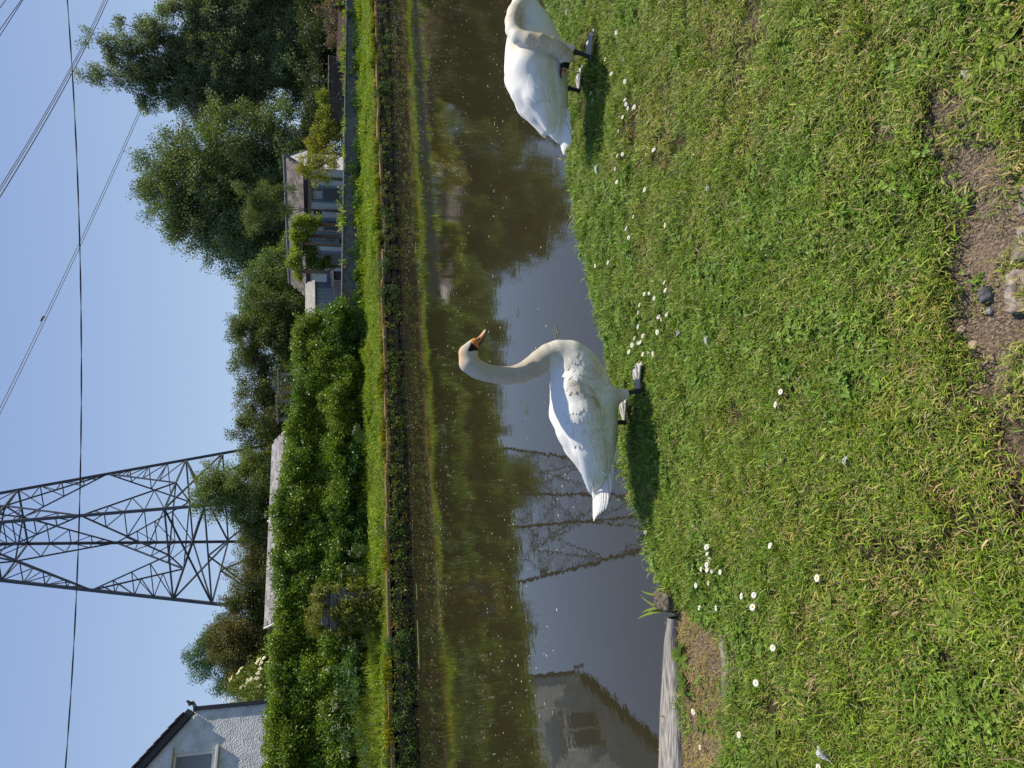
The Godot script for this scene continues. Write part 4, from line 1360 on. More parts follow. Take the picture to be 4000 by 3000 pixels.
func hedge() -> void:
	var t := thing("ivy_hedge", "tall dense ivied hedge of glossy green leaves along the far bank", "hedge", cw(7, -25.3, 1.0), TH)
	var inv := t.transform.affine_inverse()
	var w := MB.new()
	var k := 0
	for i in 34:       # unseen wall added inside the ivy to keep light from leaking through
		for row in 8:
			var x := -14.6 + i * 0.64 + (0.32 if row % 2 else 0.0)
			w.box(Transform3D(Basis(), Vector3(x, 0.18 + row * 0.3, -0.1)), Vector3(0.63, 0.29, 0.3), Color(0.24, 0.15, 0.105))
	part("added_blocking_wall", w, M.stone, t)
	var ms := [spray(20, 0.3, 0.08, 0.058, 750, 0.1), spray(18, 0.26, 0.072, 0.055, 751, 0.2), spray(21, 0.34, 0.085, 0.06, 752, 0.0)]
	var xs := [[], [], []]
	var cs := [[], [], []]
	rng.seed = 760
	var nz := FastNoiseLite.new()
	nz.seed = 5
	nz.frequency = 0.55
	for i in 21000:
		var a := ru(-6.5, 15.1)
		var top := hedge_top(a) + 0.25 * nz.get_noise_1d(a * 2.3)
		var y0 := bank_y(a, -24.0) - 0.05
		var y := lerpf(y0, top, pow(rng.randf(), 0.85))
		var up := 0.0
		var clump := nz.get_noise_3d(a * 1.6, y * 2.4, 0.0)
		var bulge := 1.0 * clump + 0.4 * nz.get_noise_3d(a * 4.2, y * 5.0, 9.0)
		var shelf := 0.55 * smoothstep(2.7, 2.1, y) * smoothstep(1.35, 1.9, y)     # lower growth stands forward
		var s := -24.55 + bulge + shelf - 0.5 * smoothstep(1.6, 1.0, y) - pow(rng.randf(), 2.0) * 0.5
		if y > top - 0.35 or rng.randf() < 0.16:
			y = top - ru(0.0, 0.35)
			s = -24.6 - ru(-0.2, 1.9)
			up = 0.7
		if i % 24 == 0:      # long shoots that stand clear of the mass
			s += ru(0.1, 0.35)
			y += 0.12 * up
		if a > 14.4: s = lerpf(s, -25.5, ru(0, 1.0))
		var d := across * ru(0.3, 1.0) + Vector3(0, ru(-0.3, 0.7) + up, 0) + along * ru(-0.7, 0.7)
		var q := rng.randi() % 3
		xs[q].append(inv * Transform3D(ybasis(d, ru(0, TAU)).scaled(Vector3.ONE * ru(0.75, 1.25)), cw(a, s, y)))
		var young := clampf(0.5 + 1.6 * nz.get_noise_3d(a * 0.9 + 40.0, y * 1.2, 5.0), 0.0, 1.0)
		cs[q].append(tint(Color(0.125, 0.22, 0.022).lerp(Color(0.205, 0.295, 0.026), young), 0.32, 0.14))
	for q in 3: scatter("foliage", ms[q], M.gloss, xs[q], cs[q], t).set_meta("kind", "stuff")
	# shrubs standing in front of the hedge foot
	var F := [[1.2, -23.6, 1.0], [3.4, -23.7, 1.0], [5.9, -23.8, 1.2], [8.0, -24.0, 1.0], [13.4, -23.9, 1.1]]
	for i in F.size():
		var e: Array = F[i]
		var sh := thing("shrub", ["low dark shrub under the hedge below the white house", "low shrub under the hedge behind the ivied pier", "bushy green shrub bulging from the hedge beside the ivied pier", "low leafy shrub at the hedge foot in mid bank", "leafy shrub at the hedge's far end by the concrete wall"][i], "shrub", cw(e[0], e[1], bank_y(e[0], e[1])), TH, "shrubs at the hedge foot")
		crown("foliage", sh, [[Vector3(0, 0.5 * e[2], 0), Vector3(0.8, 0.55 * e[2], 0.4)], [Vector3(0.5, 0.3, 0.2), Vector3(0.5, 0.35, 0.3)]], 260, ms, M.gloss, Color(0.07, 0.15, 0.025), Vector2(0.7, 1.1), 770 + i, -0.3, 1.2)

func ivy_pier() -> void:
	var t := thing("ivied_pier", "old stone pier topped with yellow-green ivy on the far bank", "pier", cw(3.25, -21.9, 0.6), TH)
	rng.seed = 88
	for row in 8:
		for c in 2:
			var b := MB.new()
			var g := ru(0.17, 0.27)
			b.block(Transform3D(Basis(Vector3.UP, ru(-0.02, 0.02)), Vector3((c - 0.5) * 0.5 + (0.06 if row % 2 else -0.06), 0.12 + row * 0.235, ru(-0.02, 0.02))), Vector3(0.49, 0.22, 0.75), 0.025, Color(g, g * 0.97, g * 0.88))
			part("stone", b, M.stone, t)
	var sm := [spray(12, 0.2, 0.07, 0.055, 780, 0.3)]
	crown("ivy", t, [[Vector3(0, 1.92, 0), Vector3(0.68, 0.24, 0.5)], [Vector3(0.52, 1.1, 0.25), Vector3(0.13, 0.8, 0.2)], [Vector3(-0.55, 1.2, 0.2), Vector3(0.12, 0.5, 0.2)]], 520, sm, M.leaf, Color(0.2, 0.22, 0.035), Vector2(0.6, 1.1), 781, -0.5, 2.0, 0.5)
	crown("ivy", t, [[Vector3(-0.2, 0.6, 0.42), Vector3(0.5, 0.75, 0.1)], [Vector3(0.3, 0.3, 0.42), Vector3(0.4, 0.35, 0.1)], [Vector3(-0.15, 1.2, 0.43), Vector3(0.4, 0.5, 0.1)]], 850, sm, M.leaf, Color(0.2, 0.22, 0.035), Vector2(0.6, 1.0), 782, -0.45, 2.0, 0.8)

# ------------------------------------------------------------------ buildings
func house() -> void:
	var al := deg_to_rad(38.0)
	var t := thing("house", "white roughcast house gable with dark bargeboard rising above the hedge", "house", Vector3(-10.79, 1.2, -25.87), al)
	# local axes: x right along the gable, z out of it; the corner stands at x = -0.15
	var e0 := 5.55
	var rx := -3.7
	var ry := 8.6
	var b := MB.new()
	var w0 := Vector3(-7.25, -0.3, 0)
	var w1 := Vector3(-0.15, -0.3, 0)
	# gable with the window opening left out
	var wl := -2.75
	var wr := -1.43
	var wb := 4.72
	var wt := 6.0
	var c := Color.WHITE
	b.quad(w0, w1, Vector3(-0.15, wb, 0), Vector3(-7.25, wb, 0), c)
	b.quad(Vector3(-7.25, wb, 0), Vector3(wl, wb, 0), Vector3(wl, e0, 0), Vector3(-7.25, e0, 0), c)
	b.quad(Vector3(wr, wb, 0), Vector3(-0.15, wb, 0), Vector3(-0.15, e0, 0), Vector3(wr, e0, 0), c)
	var sl := (ry - e0) / (-0.15 - rx)
	var yr := e0 + (-0.15 - wr) * sl
	b.tri(Vector3(wr, e0, 0), Vector3(-0.15, e0, 0), Vector3(wr, yr, 0), c)
	b.quad(Vector3(wl, wt, 0), Vector3(wr, wt, 0), Vector3(wr, yr, 0), Vector3(wl, e0 + (-0.15 - wl) * sl, 0), c)
	b.tri(Vector3(-7.25, e0, 0), Vector3(wl, e0, 0), Vector3(rx, ry, 0), c)
	b.tri(Vector3(wl, e0, 0), Vector3(wl, e0 + (-0.15 - wl) * sl, 0), Vector3(rx, ry, 0), c)
	# reveals, sides and back
	b.quad(Vector3(wr, wb, 0), Vector3(wr, wt, 0), Vector3(wr, wt, -0.14), Vector3(wr, wb, -0.14), c)
	b.quad(Vector3(wl, wb, -0.14), Vector3(wl, wt, -0.14), Vector3(wl, wt, 0), Vector3(wl, wb, 0), c)
	b.quad(Vector3(wl, wt, 0), Vector3(wl, wt, -0.14), Vector3(wr, wt, -0.14), Vector3(wr, wt, 0), c)
	b.quad(Vector3(wl, wb, -0.14), Vector3(wl, wb, 0), Vector3(wr, wb, 0), Vector3(wr, wb, -0.14), c)
	b.quad(Vector3(-0.15, -0.3, 0), Vector3(-0.15, -0.3, -9), Vector3(-0.15, e0, -9), Vector3(-0.15, e0, 0), c)
	b.quad(Vector3(-7.25, -0.3, -9), Vector3(-7.25, -0.3, 0), Vector3(-7.25, e0, 0), Vector3(-7.25, e0, -9), c)
	b.quad(Vector3(-0.15, -0.3, -9), Vector3(-7.25, -0.3, -9), Vector3(-7.25, e0, -9), Vector3(-0.15, e0, -9), c)
	part("wall", b, M.roughcast, t)
	# roof slopes with stepped tile courses at the verge
	var rf := MB.new()
	var dirr := Vector3(-0.15 - rx, e0 - ry, 0).normalized()
	for side in [1.0, -1.0]:
		for k in 16:
			var u0 := 0.28 * k
			var base := Vector3(rx, ry + 0.16, 0) + Vector3(dirr.x * side, dirr.y, 0) * (u0 + 0.2)
			var nn := Vector3(-dirr.y * side, dirr.x, 0) * 1.0
			var bs := Basis(Vector3(dirr.x * side, dirr.y, 0), nn, Vector3(dirr.x * side, dirr.y, 0).cross(nn))
			bs = bs * Basis(Vector3(0, 0, 1), -0.09 * side * side)
			rf.box(Transform3D(bs, base + Vector3(0, 0.03, -4.4)), Vector3(0.34, 0.03, 9.3), Color(0.075, 0.05, 0.042))
	part("roof", rf, M.rooft, t)
	for side in [1.0, -1.0]:
		var bb := MB.new()
		var o := Vector3(rx, ry + 0.02, 0.1)
		var ed := Vector3(dirr.x * side, dirr.y, 0)
		bb.bar(o, o + ed * 4.62, 0.06, 0.24, Color(0.016, 0.016, 0.02), Vector3(0, 0, 1).cross(ed))
		part("bargeboard", bb, M.blackp, t)
	var so := MB.new()
	so.bar(Vector3(rx, ry - 0.05, 0.06), Vector3(rx, ry - 0.05, 0.06) + dirr * 4.6, 0.2, 0.03, Color(0.02, 0.02, 0.024), Vector3(0, 0, 1))
	part("soffit", so, M.blackp, t)
	var gu := MB.new()
	gu.tube([Vector3(0.06, e0 + 0.03, 0.1), Vector3(0.06, e0 + 0.03, -9)], [0.06, 0.06], 10, Color(0.018, 0.018, 0.02))
	part("gutter", gu, M.blackp, t)
	var fin := MB.new()
	fin.tube([Vector3(0.0, e0 + 0.1, 0.08), Vector3(0.07, e0 + 0.13, 0.08), Vector3(0.15, e0 + 0.23, 0.08)], [0.07, 0.06, 0.03], 8, Color(0.03, 0.02, 0.02))
	part("verge_end", fin, M.blackp, t)
	var dp := MB.new()
	dp.box(Transform3D(Basis(), Vector3(-0.12, 2.7, 0.045)), Vector3(0.12, 5.7, 0.09), Color(0.015, 0.015, 0.018))
	part("corner_board", dp, M.blackp, t)
	var wn := Node3D.new()
	wn.name = "window"
	t.add_child(wn)
	var fr := MB.new()
	for q in [[Vector3((wl + wr) * 0.5, wt - 0.045, 0), Vector3(wr - wl, 0.09, 0.07)], [Vector3((wl + wr) * 0.5, wb + 0.05, 0), Vector3(wr - wl, 0.1, 0.07)], [Vector3(wl + 0.05, (wb + wt) * 0.5, 0.002), Vector3(0.1, wt - wb - 0.004, 0.075)], [Vector3(wr - 0.05, (wb + wt) * 0.5, 0.002), Vector3(0.1, wt - wb - 0.004, 0.075)], [Vector3((wl + wr) * 0.5, (wb + wt) * 0.5, 0.004), Vector3(0.08, wt - wb - 0.006, 0.08)]]:
		fr.box(Transform3D(Basis(), q[0] + Vector3(0, 0, -0.1)), q[1], Color(0.62, 0.6, 0.54))
	part("frame", fr, M.paint, wn)
	var gl := MB.new()
	gl.quad(Vector3(wl, wb, -0.11), Vector3(wr, wb, -0.11), Vector3(wr, wt, -0.11), Vector3(wl, wt, -0.11), Color.WHITE)
	part("pane", gl, M.glass, wn)
	var rm := MB.new()
	rm.box(Transform3D(Basis(), Vector3((wl + wr) * 0.5, (wb + wt) * 0.5, -1.6)), Vector3(2.4, 2.2, 0.1), Color(0.45, 0.45, 0.45))
	part("room_wall", rm, M.paint, wn)
	var si := MB.new()
	si.block(Transform3D(Basis(), Vector3((wl + wr) * 0.5 + 0.02, wb - 0.06, 0.02)), Vector3(wr - wl + 0.16, 0.09, 0.2), 0.012, Color(0.6, 0.58, 0.52))
	part("sill", si, M.paint, wn)
	var tr := MB.new()
	tr.box(Transform3D(Basis(), Vector3((wl + wr) * 0.5, wt + 0.03, 0.04)), Vector3(wr - wl + 0.34, 0.04, 0.12), Color(0.6, 0.58, 0.52))
	part("drip_rail", tr, M.paint, wn)

func long_roof() -> void:
	var t := thing("outbuilding", "long low outbuilding whose pale grey slate roof shows above the hedge", "building", cw(8.8, -33.0, 1.2), TH)
	var wl := MB.new()
	wl.box(Transform3D(Basis(), Vector3(0, 1.4, -1.8)), Vector3(7.9, 2.8, 3.6), Color(0.3, 0.28, 0.26))
	part("wall", wl, M.paint, t)
	var roof := Node3D.new()
	roof.name = "roof"
	t.add_child(roof)
	rng.seed = 21
	var tm := []
	for k in 5:
		var b := MB.new()
		var g := 0.3 + 0.05 * k
		b.box(Transform3D(), Vector3(0.29, 0.022, 0.32), Color(g, g * 0.96, g * 0.97))
		tm.append(b.mesh())
	var pit := 0.42
	for row in 6:
		for i in 28:
			var o := part("slate", tm[rng.randi() % 5], M.stone, roof)
			var x := -4.05 + i * 0.3 + (0.15 if row % 2 else 0.0)
			var u := row * 0.24
			o.transform = Transform3D(Basis(Vector3(1, 0, 0), pit + 0.06) * Basis(Vector3(0, 1, 0), ru(-0.015, 0.015)), Vector3(x, 3.93 - sin(pit) * u, -1.0 + cos(pit) * u + 0.1))
	var rb := MB.new()
	rb.box(Transform3D(Basis(Vector3(1, 0, 0), -pit), Vector3(0, 3.5, -2.1)), Vector3(8.4, 0.03, 2.2), Color(0.25, 0.24, 0.25))
	rb.box(Transform3D(Basis(Vector3(1, 0, 0), pit), Vector3(0, 3.44, -0.0)), Vector3(8.2, 0.02, 2.3), Color(0.2, 0.19, 0.2))
	part("decking", rb, M.stone, roof)
	var rd := MB.new()
	rd.tube([Vector3(-4.25, 3.96, -1.08), Vector3(4.2, 3.96, -1.08)], [0.07, 0.07], 8, Color(0.5, 0.48, 0.48))
	part("ridge", rd, M.stone, roof)
	var vg := MB.new()
	vg.bar(Vector3(-4.28, 3.98, -1.05), Vector3(-4.28, 3.35, 0.45), 0.05, 0.14, Color(0.6, 0.58, 0.55))
	part("verge", vg, M.paint, roof)

func frames_above_hedge() -> void:
	var L := [[12.0, 0.55, 0.45, "pale timber frame top poking above the hedge nearest the slate roof"], [13.2, 0.35, 0.4, "pale timber frame top poking above the hedge nearest the garden studio"]]
	for e in L:
		var t := thing("garden_arch", e[3], "arch", cw(e[0], -27.6, 1.3), TH, "timber frames behind the hedge")
		for x in [-0.4, 0.4]:
			var b := MB.new()
			b.bar(Vector3(x, 0, 0), Vector3(x, 3.2, 0), 0.1, 0.1, Color(0.36, 0.3, 0.22))
			part("post", b, M.timber, t)
		var c := MB.new()
		c.bar(Vector3(-0.6, 3.1, 0.09), Vector3(0.6, 3.2, 0.09), 0.12, 0.06, Color(0.42, 0.36, 0.27))
		part("rail", c, M.timber, t)

func concrete_wall() -> void:
	var t := thing("concrete_wall", "long grey concrete garden wall above the far grass bank", "wall", cw(14.0, -24.3, 0.9), TH)
	rng.seed = 31
	for i in 17:
		var b := MB.new()
		var g := ru(0.13, 0.165)
		var top := 1.0 - 0.0125 * (i * 1.5)
		for row in 2:
			b.block(Transform3D(Basis(), Vector3(i * 1.5 + 0.75, -0.2 + (top + 0.2) * (0.25 + 0.5 * row), ru(-0.006, 0.006))), Vector3(1.494, (top + 0.2) * 0.495, 0.22), 0.012, Color(g, g * 1.02, g))
			part("block", b, M.concrete, t)
			b = MB.new()
		b.block(Transform3D(Basis(Vector3(0, 0, 1), -0.0125), Vector3(i * 1.5 + 0.75, top + 0.035, 0)), Vector3(1.49, 0.06, 0.32), 0.012, Color(0.3, 0.29, 0.27))
		part("coping", b, M.concrete, t)

func studio() -> void:
	# low garden studio: front towards the canal, turned so that its far gable end just shows
	var al := deg_to_rad(-31.0)
	var t := thing("garden_studio", "pale blue garden studio with glazed doors and tiled roof behind the wall", "building", Vector3(11.75, 1.75, -40.6), al)
	var L := 7.6
	var D := 4.0
	var eh := 2.15
	var rh := 3.25
	var blue := Color(0.58, 0.62, 0.6)
	var b := MB.new()
	# front in bays either side of the openings, a lintel above, and the room behind
	var bays := [[-L, -5.6], [-4.7, -4.2], [-2.725, -1.825], [-0.875, 0.0]]
	for q in bays: b.box(Transform3D(Basis(), Vector3((q[0] + q[1]) / 2, 0.975, -0.06)), Vector3(q[1] - q[0], 1.95, 0.12), blue)
	b.box(Transform3D(Basis(), Vector3(-L / 2, (1.95 + eh) / 2, -0.06)), Vector3(L, eh - 1.95, 0.12), blue)
	b.box(Transform3D(Basis(), Vector3(-L / 2, eh / 2, -D + 0.06)), Vector3(L, eh, 0.12), Color(0.5, 0.48, 0.44))
	b.box(Transform3D(Basis(), Vector3(-L + 0.06, eh / 2, -D / 2)), Vector3(0.12, eh - 0.01, D - 0.25), blue)
	b.box(Transform3D(Basis(), Vector3(-L / 2, 0.03, -D / 2)), Vector3(L - 0.3, 0.06, D - 0.3), Color(0.3, 0.22, 0.15))
	b.box(Transform3D(Basis(), Vector3(-L / 2, eh + 0.02, -D / 2)), Vector3(L - 0.02, 0.03, D - 0.02), Color(0.6, 0.6, 0.58))
	part("wall", b, M.paint, t)
	var g := MB.new()
	g.box(Transform3D(Basis(), Vector3(0.02, eh / 2, -D / 2)), Vector3(0.06, eh, D + 0.02), Color(0.7, 0.69, 0.66))
	g.tri(Vector3(0.05, eh, 0.01), Vector3(0.05, eh, -D), Vector3(0.05, rh, -D / 2), Color(0.7, 0.69, 0.66))
	part("gable", g, M.paint, t)
	var g2 := MB.new()
	g2.tri(Vector3(-L, eh, -D), Vector3(-L, eh, 0), Vector3(-L, rh, -D / 2), blue)
	part("gable", g2, M.paint, t)
	var roof := Node3D.new()
	roof.name = "roof"
	t.add_child(roof)
	rng.seed = 12
	var pit := atan2(rh - eh, D / 2)
	var tm := []
	for k in 5:
		var q := MB.new()
		var v := 0.17 + 0.045 * k
		q.box(Transform3D(), Vector3(0.235, 0.03, 0.3), Color(v, v * 0.9, v * 0.8))
		tm.append(q.mesh())
	for row in 8:
		for i in 32:
			var o := part("tile", tm[rng.randi() % 5], M.stone, roof)
			var u := 0.12 + row * 0.28
			o.transform = Transform3D(Basis(Vector3(1, 0, 0), pit + 0.07), Vector3(-L + 0.02 + i * 0.24 + (0.1 if row % 2 else 0.0), rh + 0.1 - sin(pit) * u, -D / 2 + cos(pit) * u))
	var rk := MB.new()
	rk.box(Transform3D(Basis(Vector3(1, 0, 0), -pit), Vector3(-L / 2, (eh + rh) / 2 + 0.06, -D * 0.75)), Vector3(L + 0.2, 0.04, 2.35), Color(0.16, 0.15, 0.14))
	rk.box(Transform3D(Basis(Vector3(1, 0, 0), pit), Vector3(-L / 2, (eh + rh) / 2 + 0.03, -D * 0.25)), Vector3(L + 0.1, 0.03, 2.35), Color(0.16, 0.15, 0.14))
	part("decking", rk, M.stone, roof)
	var rd := MB.new()
	rd.tube([Vector3(-L - 0.05, rh + 0.12, -D / 2), Vector3(0.15, rh + 0.12, -D / 2)], [0.09, 0.09], 8, Color(0.33, 0.32, 0.32))
	part("ridge", rd, M.stone, roof)
	var fa := MB.new()
	fa.box(Transform3D(Basis(), Vector3(-L / 2, eh - 0.02, 0.2)), Vector3(L + 0.2, 0.22, 0.1), Color(0.015, 0.015, 0.017))
	fa.bar(Vector3(0.14, eh, 0.22), Vector3(0.14, rh + 0.08, -D / 2), 0.05, 0.2, Color(0.015, 0.015, 0.017))
	part("fascia", fa, M.blackp, t)
	# doors and windows on the front, right to left: [x centre, width, bottom, top, kind]
	var O := [[-1.35, 0.95, 0.1, 1.95, "door"], [-3.2, 0.95, 0.1, 1.95, "door"], [-3.95, 0.5, 0.35, 1.9, "window"], [-5.15, 0.9, 0.1, 1.95, "door"]]
	for q in O:
		var n := Node3D.new()
		n.name = q[4]
		t.add_child(n, true)
		var f := MB.new()
		var cx: float = q[0]
		var w: float = q[1]
		for s in [-1.0, 1.0]:
			f.box(Transform3D(Basis(), Vector3(cx + s * (w / 2 - 0.06), (q[2] + q[3]) / 2, 0.035)), Vector3(0.12, q[3] - q[2], 0.07), Color(0.16, 0.23, 0.27))
		f.box(Transform3D(Basis(), Vector3(cx, q[3] - 0.06, 0.036)), Vector3(w - 0.24, 0.12, 0.068), Color(0.16, 0.23, 0.27))
		f.box(Transform3D(Basis(), Vector3(cx, q[2] + 0.12, 0.036)), Vector3(w - 0.24, 0.24, 0.068), Color(0.16, 0.23, 0.27))
		f.box(Transform3D(Basis(), Vector3(cx, q[2] + 1.15, 0.036)), Vector3(w - 0.24, 0.06, 0.06), Color(0.16, 0.23, 0.27))
		part("frame", f, M.paint, n)
		var p := MB.new()
		p.quad(Vector3(cx - w / 2, q[2], 0.025), Vector3(cx + w / 2, q[2], 0.025), Vector3(cx + w / 2, q[3], 0.025), Vector3(cx - w / 2, q[3], 0.025), Color.WHITE)
		part("pane", p, M.glass, n)
		var ins := MB.new()
		ins.box(Transform3D(Basis(), Vector3(cx - w * 0.12, q[3] - 0.45, -0.14)), Vector3(w * 0.5, 0.6, 0.012), Color(0.55, 0.56, 0.54))
		part("blind", ins, M.paint, n)
	var gw := Node3D.new()
	gw.name = "gable_window"
	t.add_child(gw)
	var gf := MB.new()
	for s in [-1.0, 1.0]:
		gf.box(Transform3D(Basis(), Vector3(0.07, 1.3, -1.9 + s * 0.65)), Vector3(0.06, 1.3, 0.1), Color(0.5, 0.53, 0.5))
		gf.box(Transform3D(Basis(), Vector3(0.071, 1.3 + s * 0.6, -1.9)), Vector3(0.06, 0.1, 1.2), Color(0.5, 0.53, 0.5))
	part("frame", gf, M.paint, gw)
	var gp := MB.new()
	gp.box(Transform3D(Basis(), Vector3(0.065, 1.3, -1.9)), Vector3(0.03, 1.1, 1.2), Color(0.3, 0.33, 0.32))
	part("blind", gp, M.paint, gw)
	var la := MB.new()
	la.block(Transform3D(Basis(), Vector3(-2.4, 1.5, 0.12)), Vector3(0.26, 0.3, 0.16), 0.03, Color(0.02, 0.02, 0.02))
	la.box(Transform3D(Basis(), Vector3(-2.4, 1.7, 0.1)), Vector3(0.1, 0.12, 0.18), Color(0.02, 0.02, 0.02))
	part("wall_lantern", la, M.blackp, t)
	var bd := MB.new()
	bd.box(Transform3D(Basis(), Vector3(-2.25, 0.6, 0.1)), Vector3(0.1, 1.1, 0.1), Color(0.2, 0.16, 0.12))
	part("wall_post", bd, M.timber, t)

func small_shed() -> void:
	var t := thing("garden_shed", "small grey-blue shed with pale shingle roof beside the studio", "shed", Vector3(5.0, 1.75, -40.0), deg_to_rad(10))
	var b := MB.new()
	for i in 8:
		var q := MB.new()
		q.block(Transform3D(Basis(Vector3(0, 0, 1), PI / 2), Vector3(-1.45 + i * 0.21 + 0.1, 0.75, 0)), Vector3(1.5, 0.2, 0.05), 0.01, Color(0.24, 0.29, 0.31))
		part("board", q, M.paint, t)
	b.box(Transform3D(Basis(), Vector3(-0.6, 0.8, -1.0)), Vector3(1.7, 1.6, 1.9), Color(0.2, 0.24, 0.26))
	part("wall", b, M.paint, t)
	var s := MB.new()
	s.box(Transform3D(Basis(), Vector3(0.35, 0.8, 0.0)), Vector3(0.35, 1.6, 0.08), Color(0.16, 0.17, 0.2))
	part("door", s, M.paint, t)
	var roof := Node3D.new()
	roof.name = "roof"
	t.add_child(roof)
	rng.seed = 9
	for row in 4:
		for i in 9:
			var q := MB.new()
			var g := ru(0.58, 0.72)
			q.box(Transform3D(), Vector3(0.24, 0.025, 0.26), Color(g, g * 0.95, g * 0.86))
			var o := part("shingle", q, M.stone, roof)
			var u := row * 0.19
			var sk := 0.3 * row
			o.transform = Transform3D(Basis(Vector3(0, 0, 1), 0.06) * Basis(Vector3(1, 0, 0), 0.72), Vector3(-1.5 + i * 0.235 + 0.06 * (row % 2), 2.02 - sin(0.68) * u + i * 0.004, -0.3 + cos(0.68) * u))

func pergola() -> void:
	var t := thing("pergola", "brown timber pergola frame in front of the garden studio", "pergola", Vector3(8.5, 1.75, -39.6))
	var brown := Color(0.27, 0.2, 0.13)
	for p in [[2.5, 0.0, 1.95], [0.0, 0.0, 1.95], [-0.62, 0.0, 1.95], [-1.15, 0.5, 2.35], [-2.6, 0.5, 2.35], [-2.1, -0.6, 1.6], [3.95, -0.3, 1.95]]:
		var b := MB.new()
		b.bar(Vector3(p[0], -0.1, p[1]), Vector3(p[0], p[2], p[1]), 0.15, 0.15, brown, Vector3.RIGHT)
		part("post", b, M.timber, t)
	for q in [[Vector3(2.4, 1.9, 0.1), Vector3(4.2, 1.92, -0.2)], [Vector3(-1.05, 2.28, 0.62), Vector3(-2.75, 2.28, 0.62)], [Vector3(-0.7, 1.85, 0.1), Vector3(2.6, 1.88, 0.1)]]:
		var b := MB.new()
		b.bar(q[0], q[1], 0.08, 0.16, brown)
		part("beam", b, M.timber, t)
	var st := MB.new()
	st.bar(Vector3(3.85, 0.1, -0.1), Vector3(3.1, 1.5, -0.1), 0.06, 0.06, brown)
	part("brace", st, M.timber, t)
	var v := thing("pergola_vine", "bright yellow-green vine spilling over the pergola frame", "climbing plant", Vector3(6.7, 1.75, -39.2))
	var ms := [spray(12, 0.3, 0.12, 0.1, 790, 0.3), spray(14, 0.34, 0.13, 0.1, 791, 0.1)]
	crown("foliage", v, [[Vector3(-0.3, 2.5, 0), Vector3(1.1, 0.3, 0.4)], [Vector3(0.9, 2.5, 0), Vector3(0.6, 0.4, 0.4)], [Vector3(1.5, 2.2, 0), Vector3(0.6, 0.4, 0.3)], [Vector3(1.8, 1.7, 0), Vector3(0.3, 0.5, 0.3)]], 620, ms, M.leaf, Color(0.3, 0.39, 0.035), Vector2(0.6, 1.0), 792, -0.1, 1.4, 0.7)
	crown("foliage", v, [[Vector3(0.1, 1.6, -0.2), Vector3(0.8, 0.6, 0.4)], [Vector3(-0.3, 1.0, -0.1), Vector3(0.5, 0.35, 0.3)]], 260, ms, M.leaf, Color(0.15, 0.22, 0.03), Vector2(0.6, 0.95), 793, -0.1, 1.4, 0.7)
	# slatted bench, chair and table on the deck
	for e in [[4.1, -37.2, 1.3, "slatted timber bench on the deck behind the concrete wall near the hedge"], [4.95, -36.6, 0.45, "small slatted timber box chair on the deck by the shed"]]:
		var bn := thing("garden_bench", e[3], "bench", Vector3(e[0], 1.75, e[1]), 0.1, "deck seats")
		var n := int(e[2] / 0.11)
		for i in n:
			var q := MB.new()
			q.box(Transform3D(Basis(), Vector3(-e[2] / 2 + (i + 0.5) * e[2] / n, 0.32, 0)), Vector3(e[2] / n * 0.6, 0.5, 0.03), Color(0.36, 0.32, 0.27))
			part("slat", q, M.timber, bn)
		for y in [0.07, 0.6]:
			var q := MB.new()
			q.box(Transform3D(Basis(), Vector3(0, y, 0.003)), Vector3(e[2] + 0.06, 0.08, 0.05), Color(0.38, 0.34, 0.29))
			part("rail", q, M.timber, bn)
		var sq := MB.new()
		sq.box(Transform3D(Basis(), Vector3(0, 0.36, -0.25)), Vector3(e[2], 0.04, 0.42), Color(0.3, 0.27, 0.22))
		part("seat", sq, M.timber, bn)
	var tb := thing("deck_store", "dark slate-topped store box standing by the shed door", "box", Vector3(5.45, 1.75, -38.4), -0.1)
	for i in 4:
		var q := MB.new()
		q.block(Transform3D(Basis(Vector3(1, 0, 0), 0.5), Vector3(0, 0.92 - i * 0.09, -0.2 + i * 0.16)), Vector3(0.85, 0.03, 0.17), 0.006, Color(0.1, 0.1, 0.12))
		part("lid_board", q, M.stone, tb)
	var bx := MB.new()
	bx.block(Transform3D(Basis(), Vector3(0, 0.3, 0)), Vector3(0.8, 0.62, 0.5), 0.01, Color(0.09, 0.085, 0.09))
	part("case", bx, M.stone, tb)

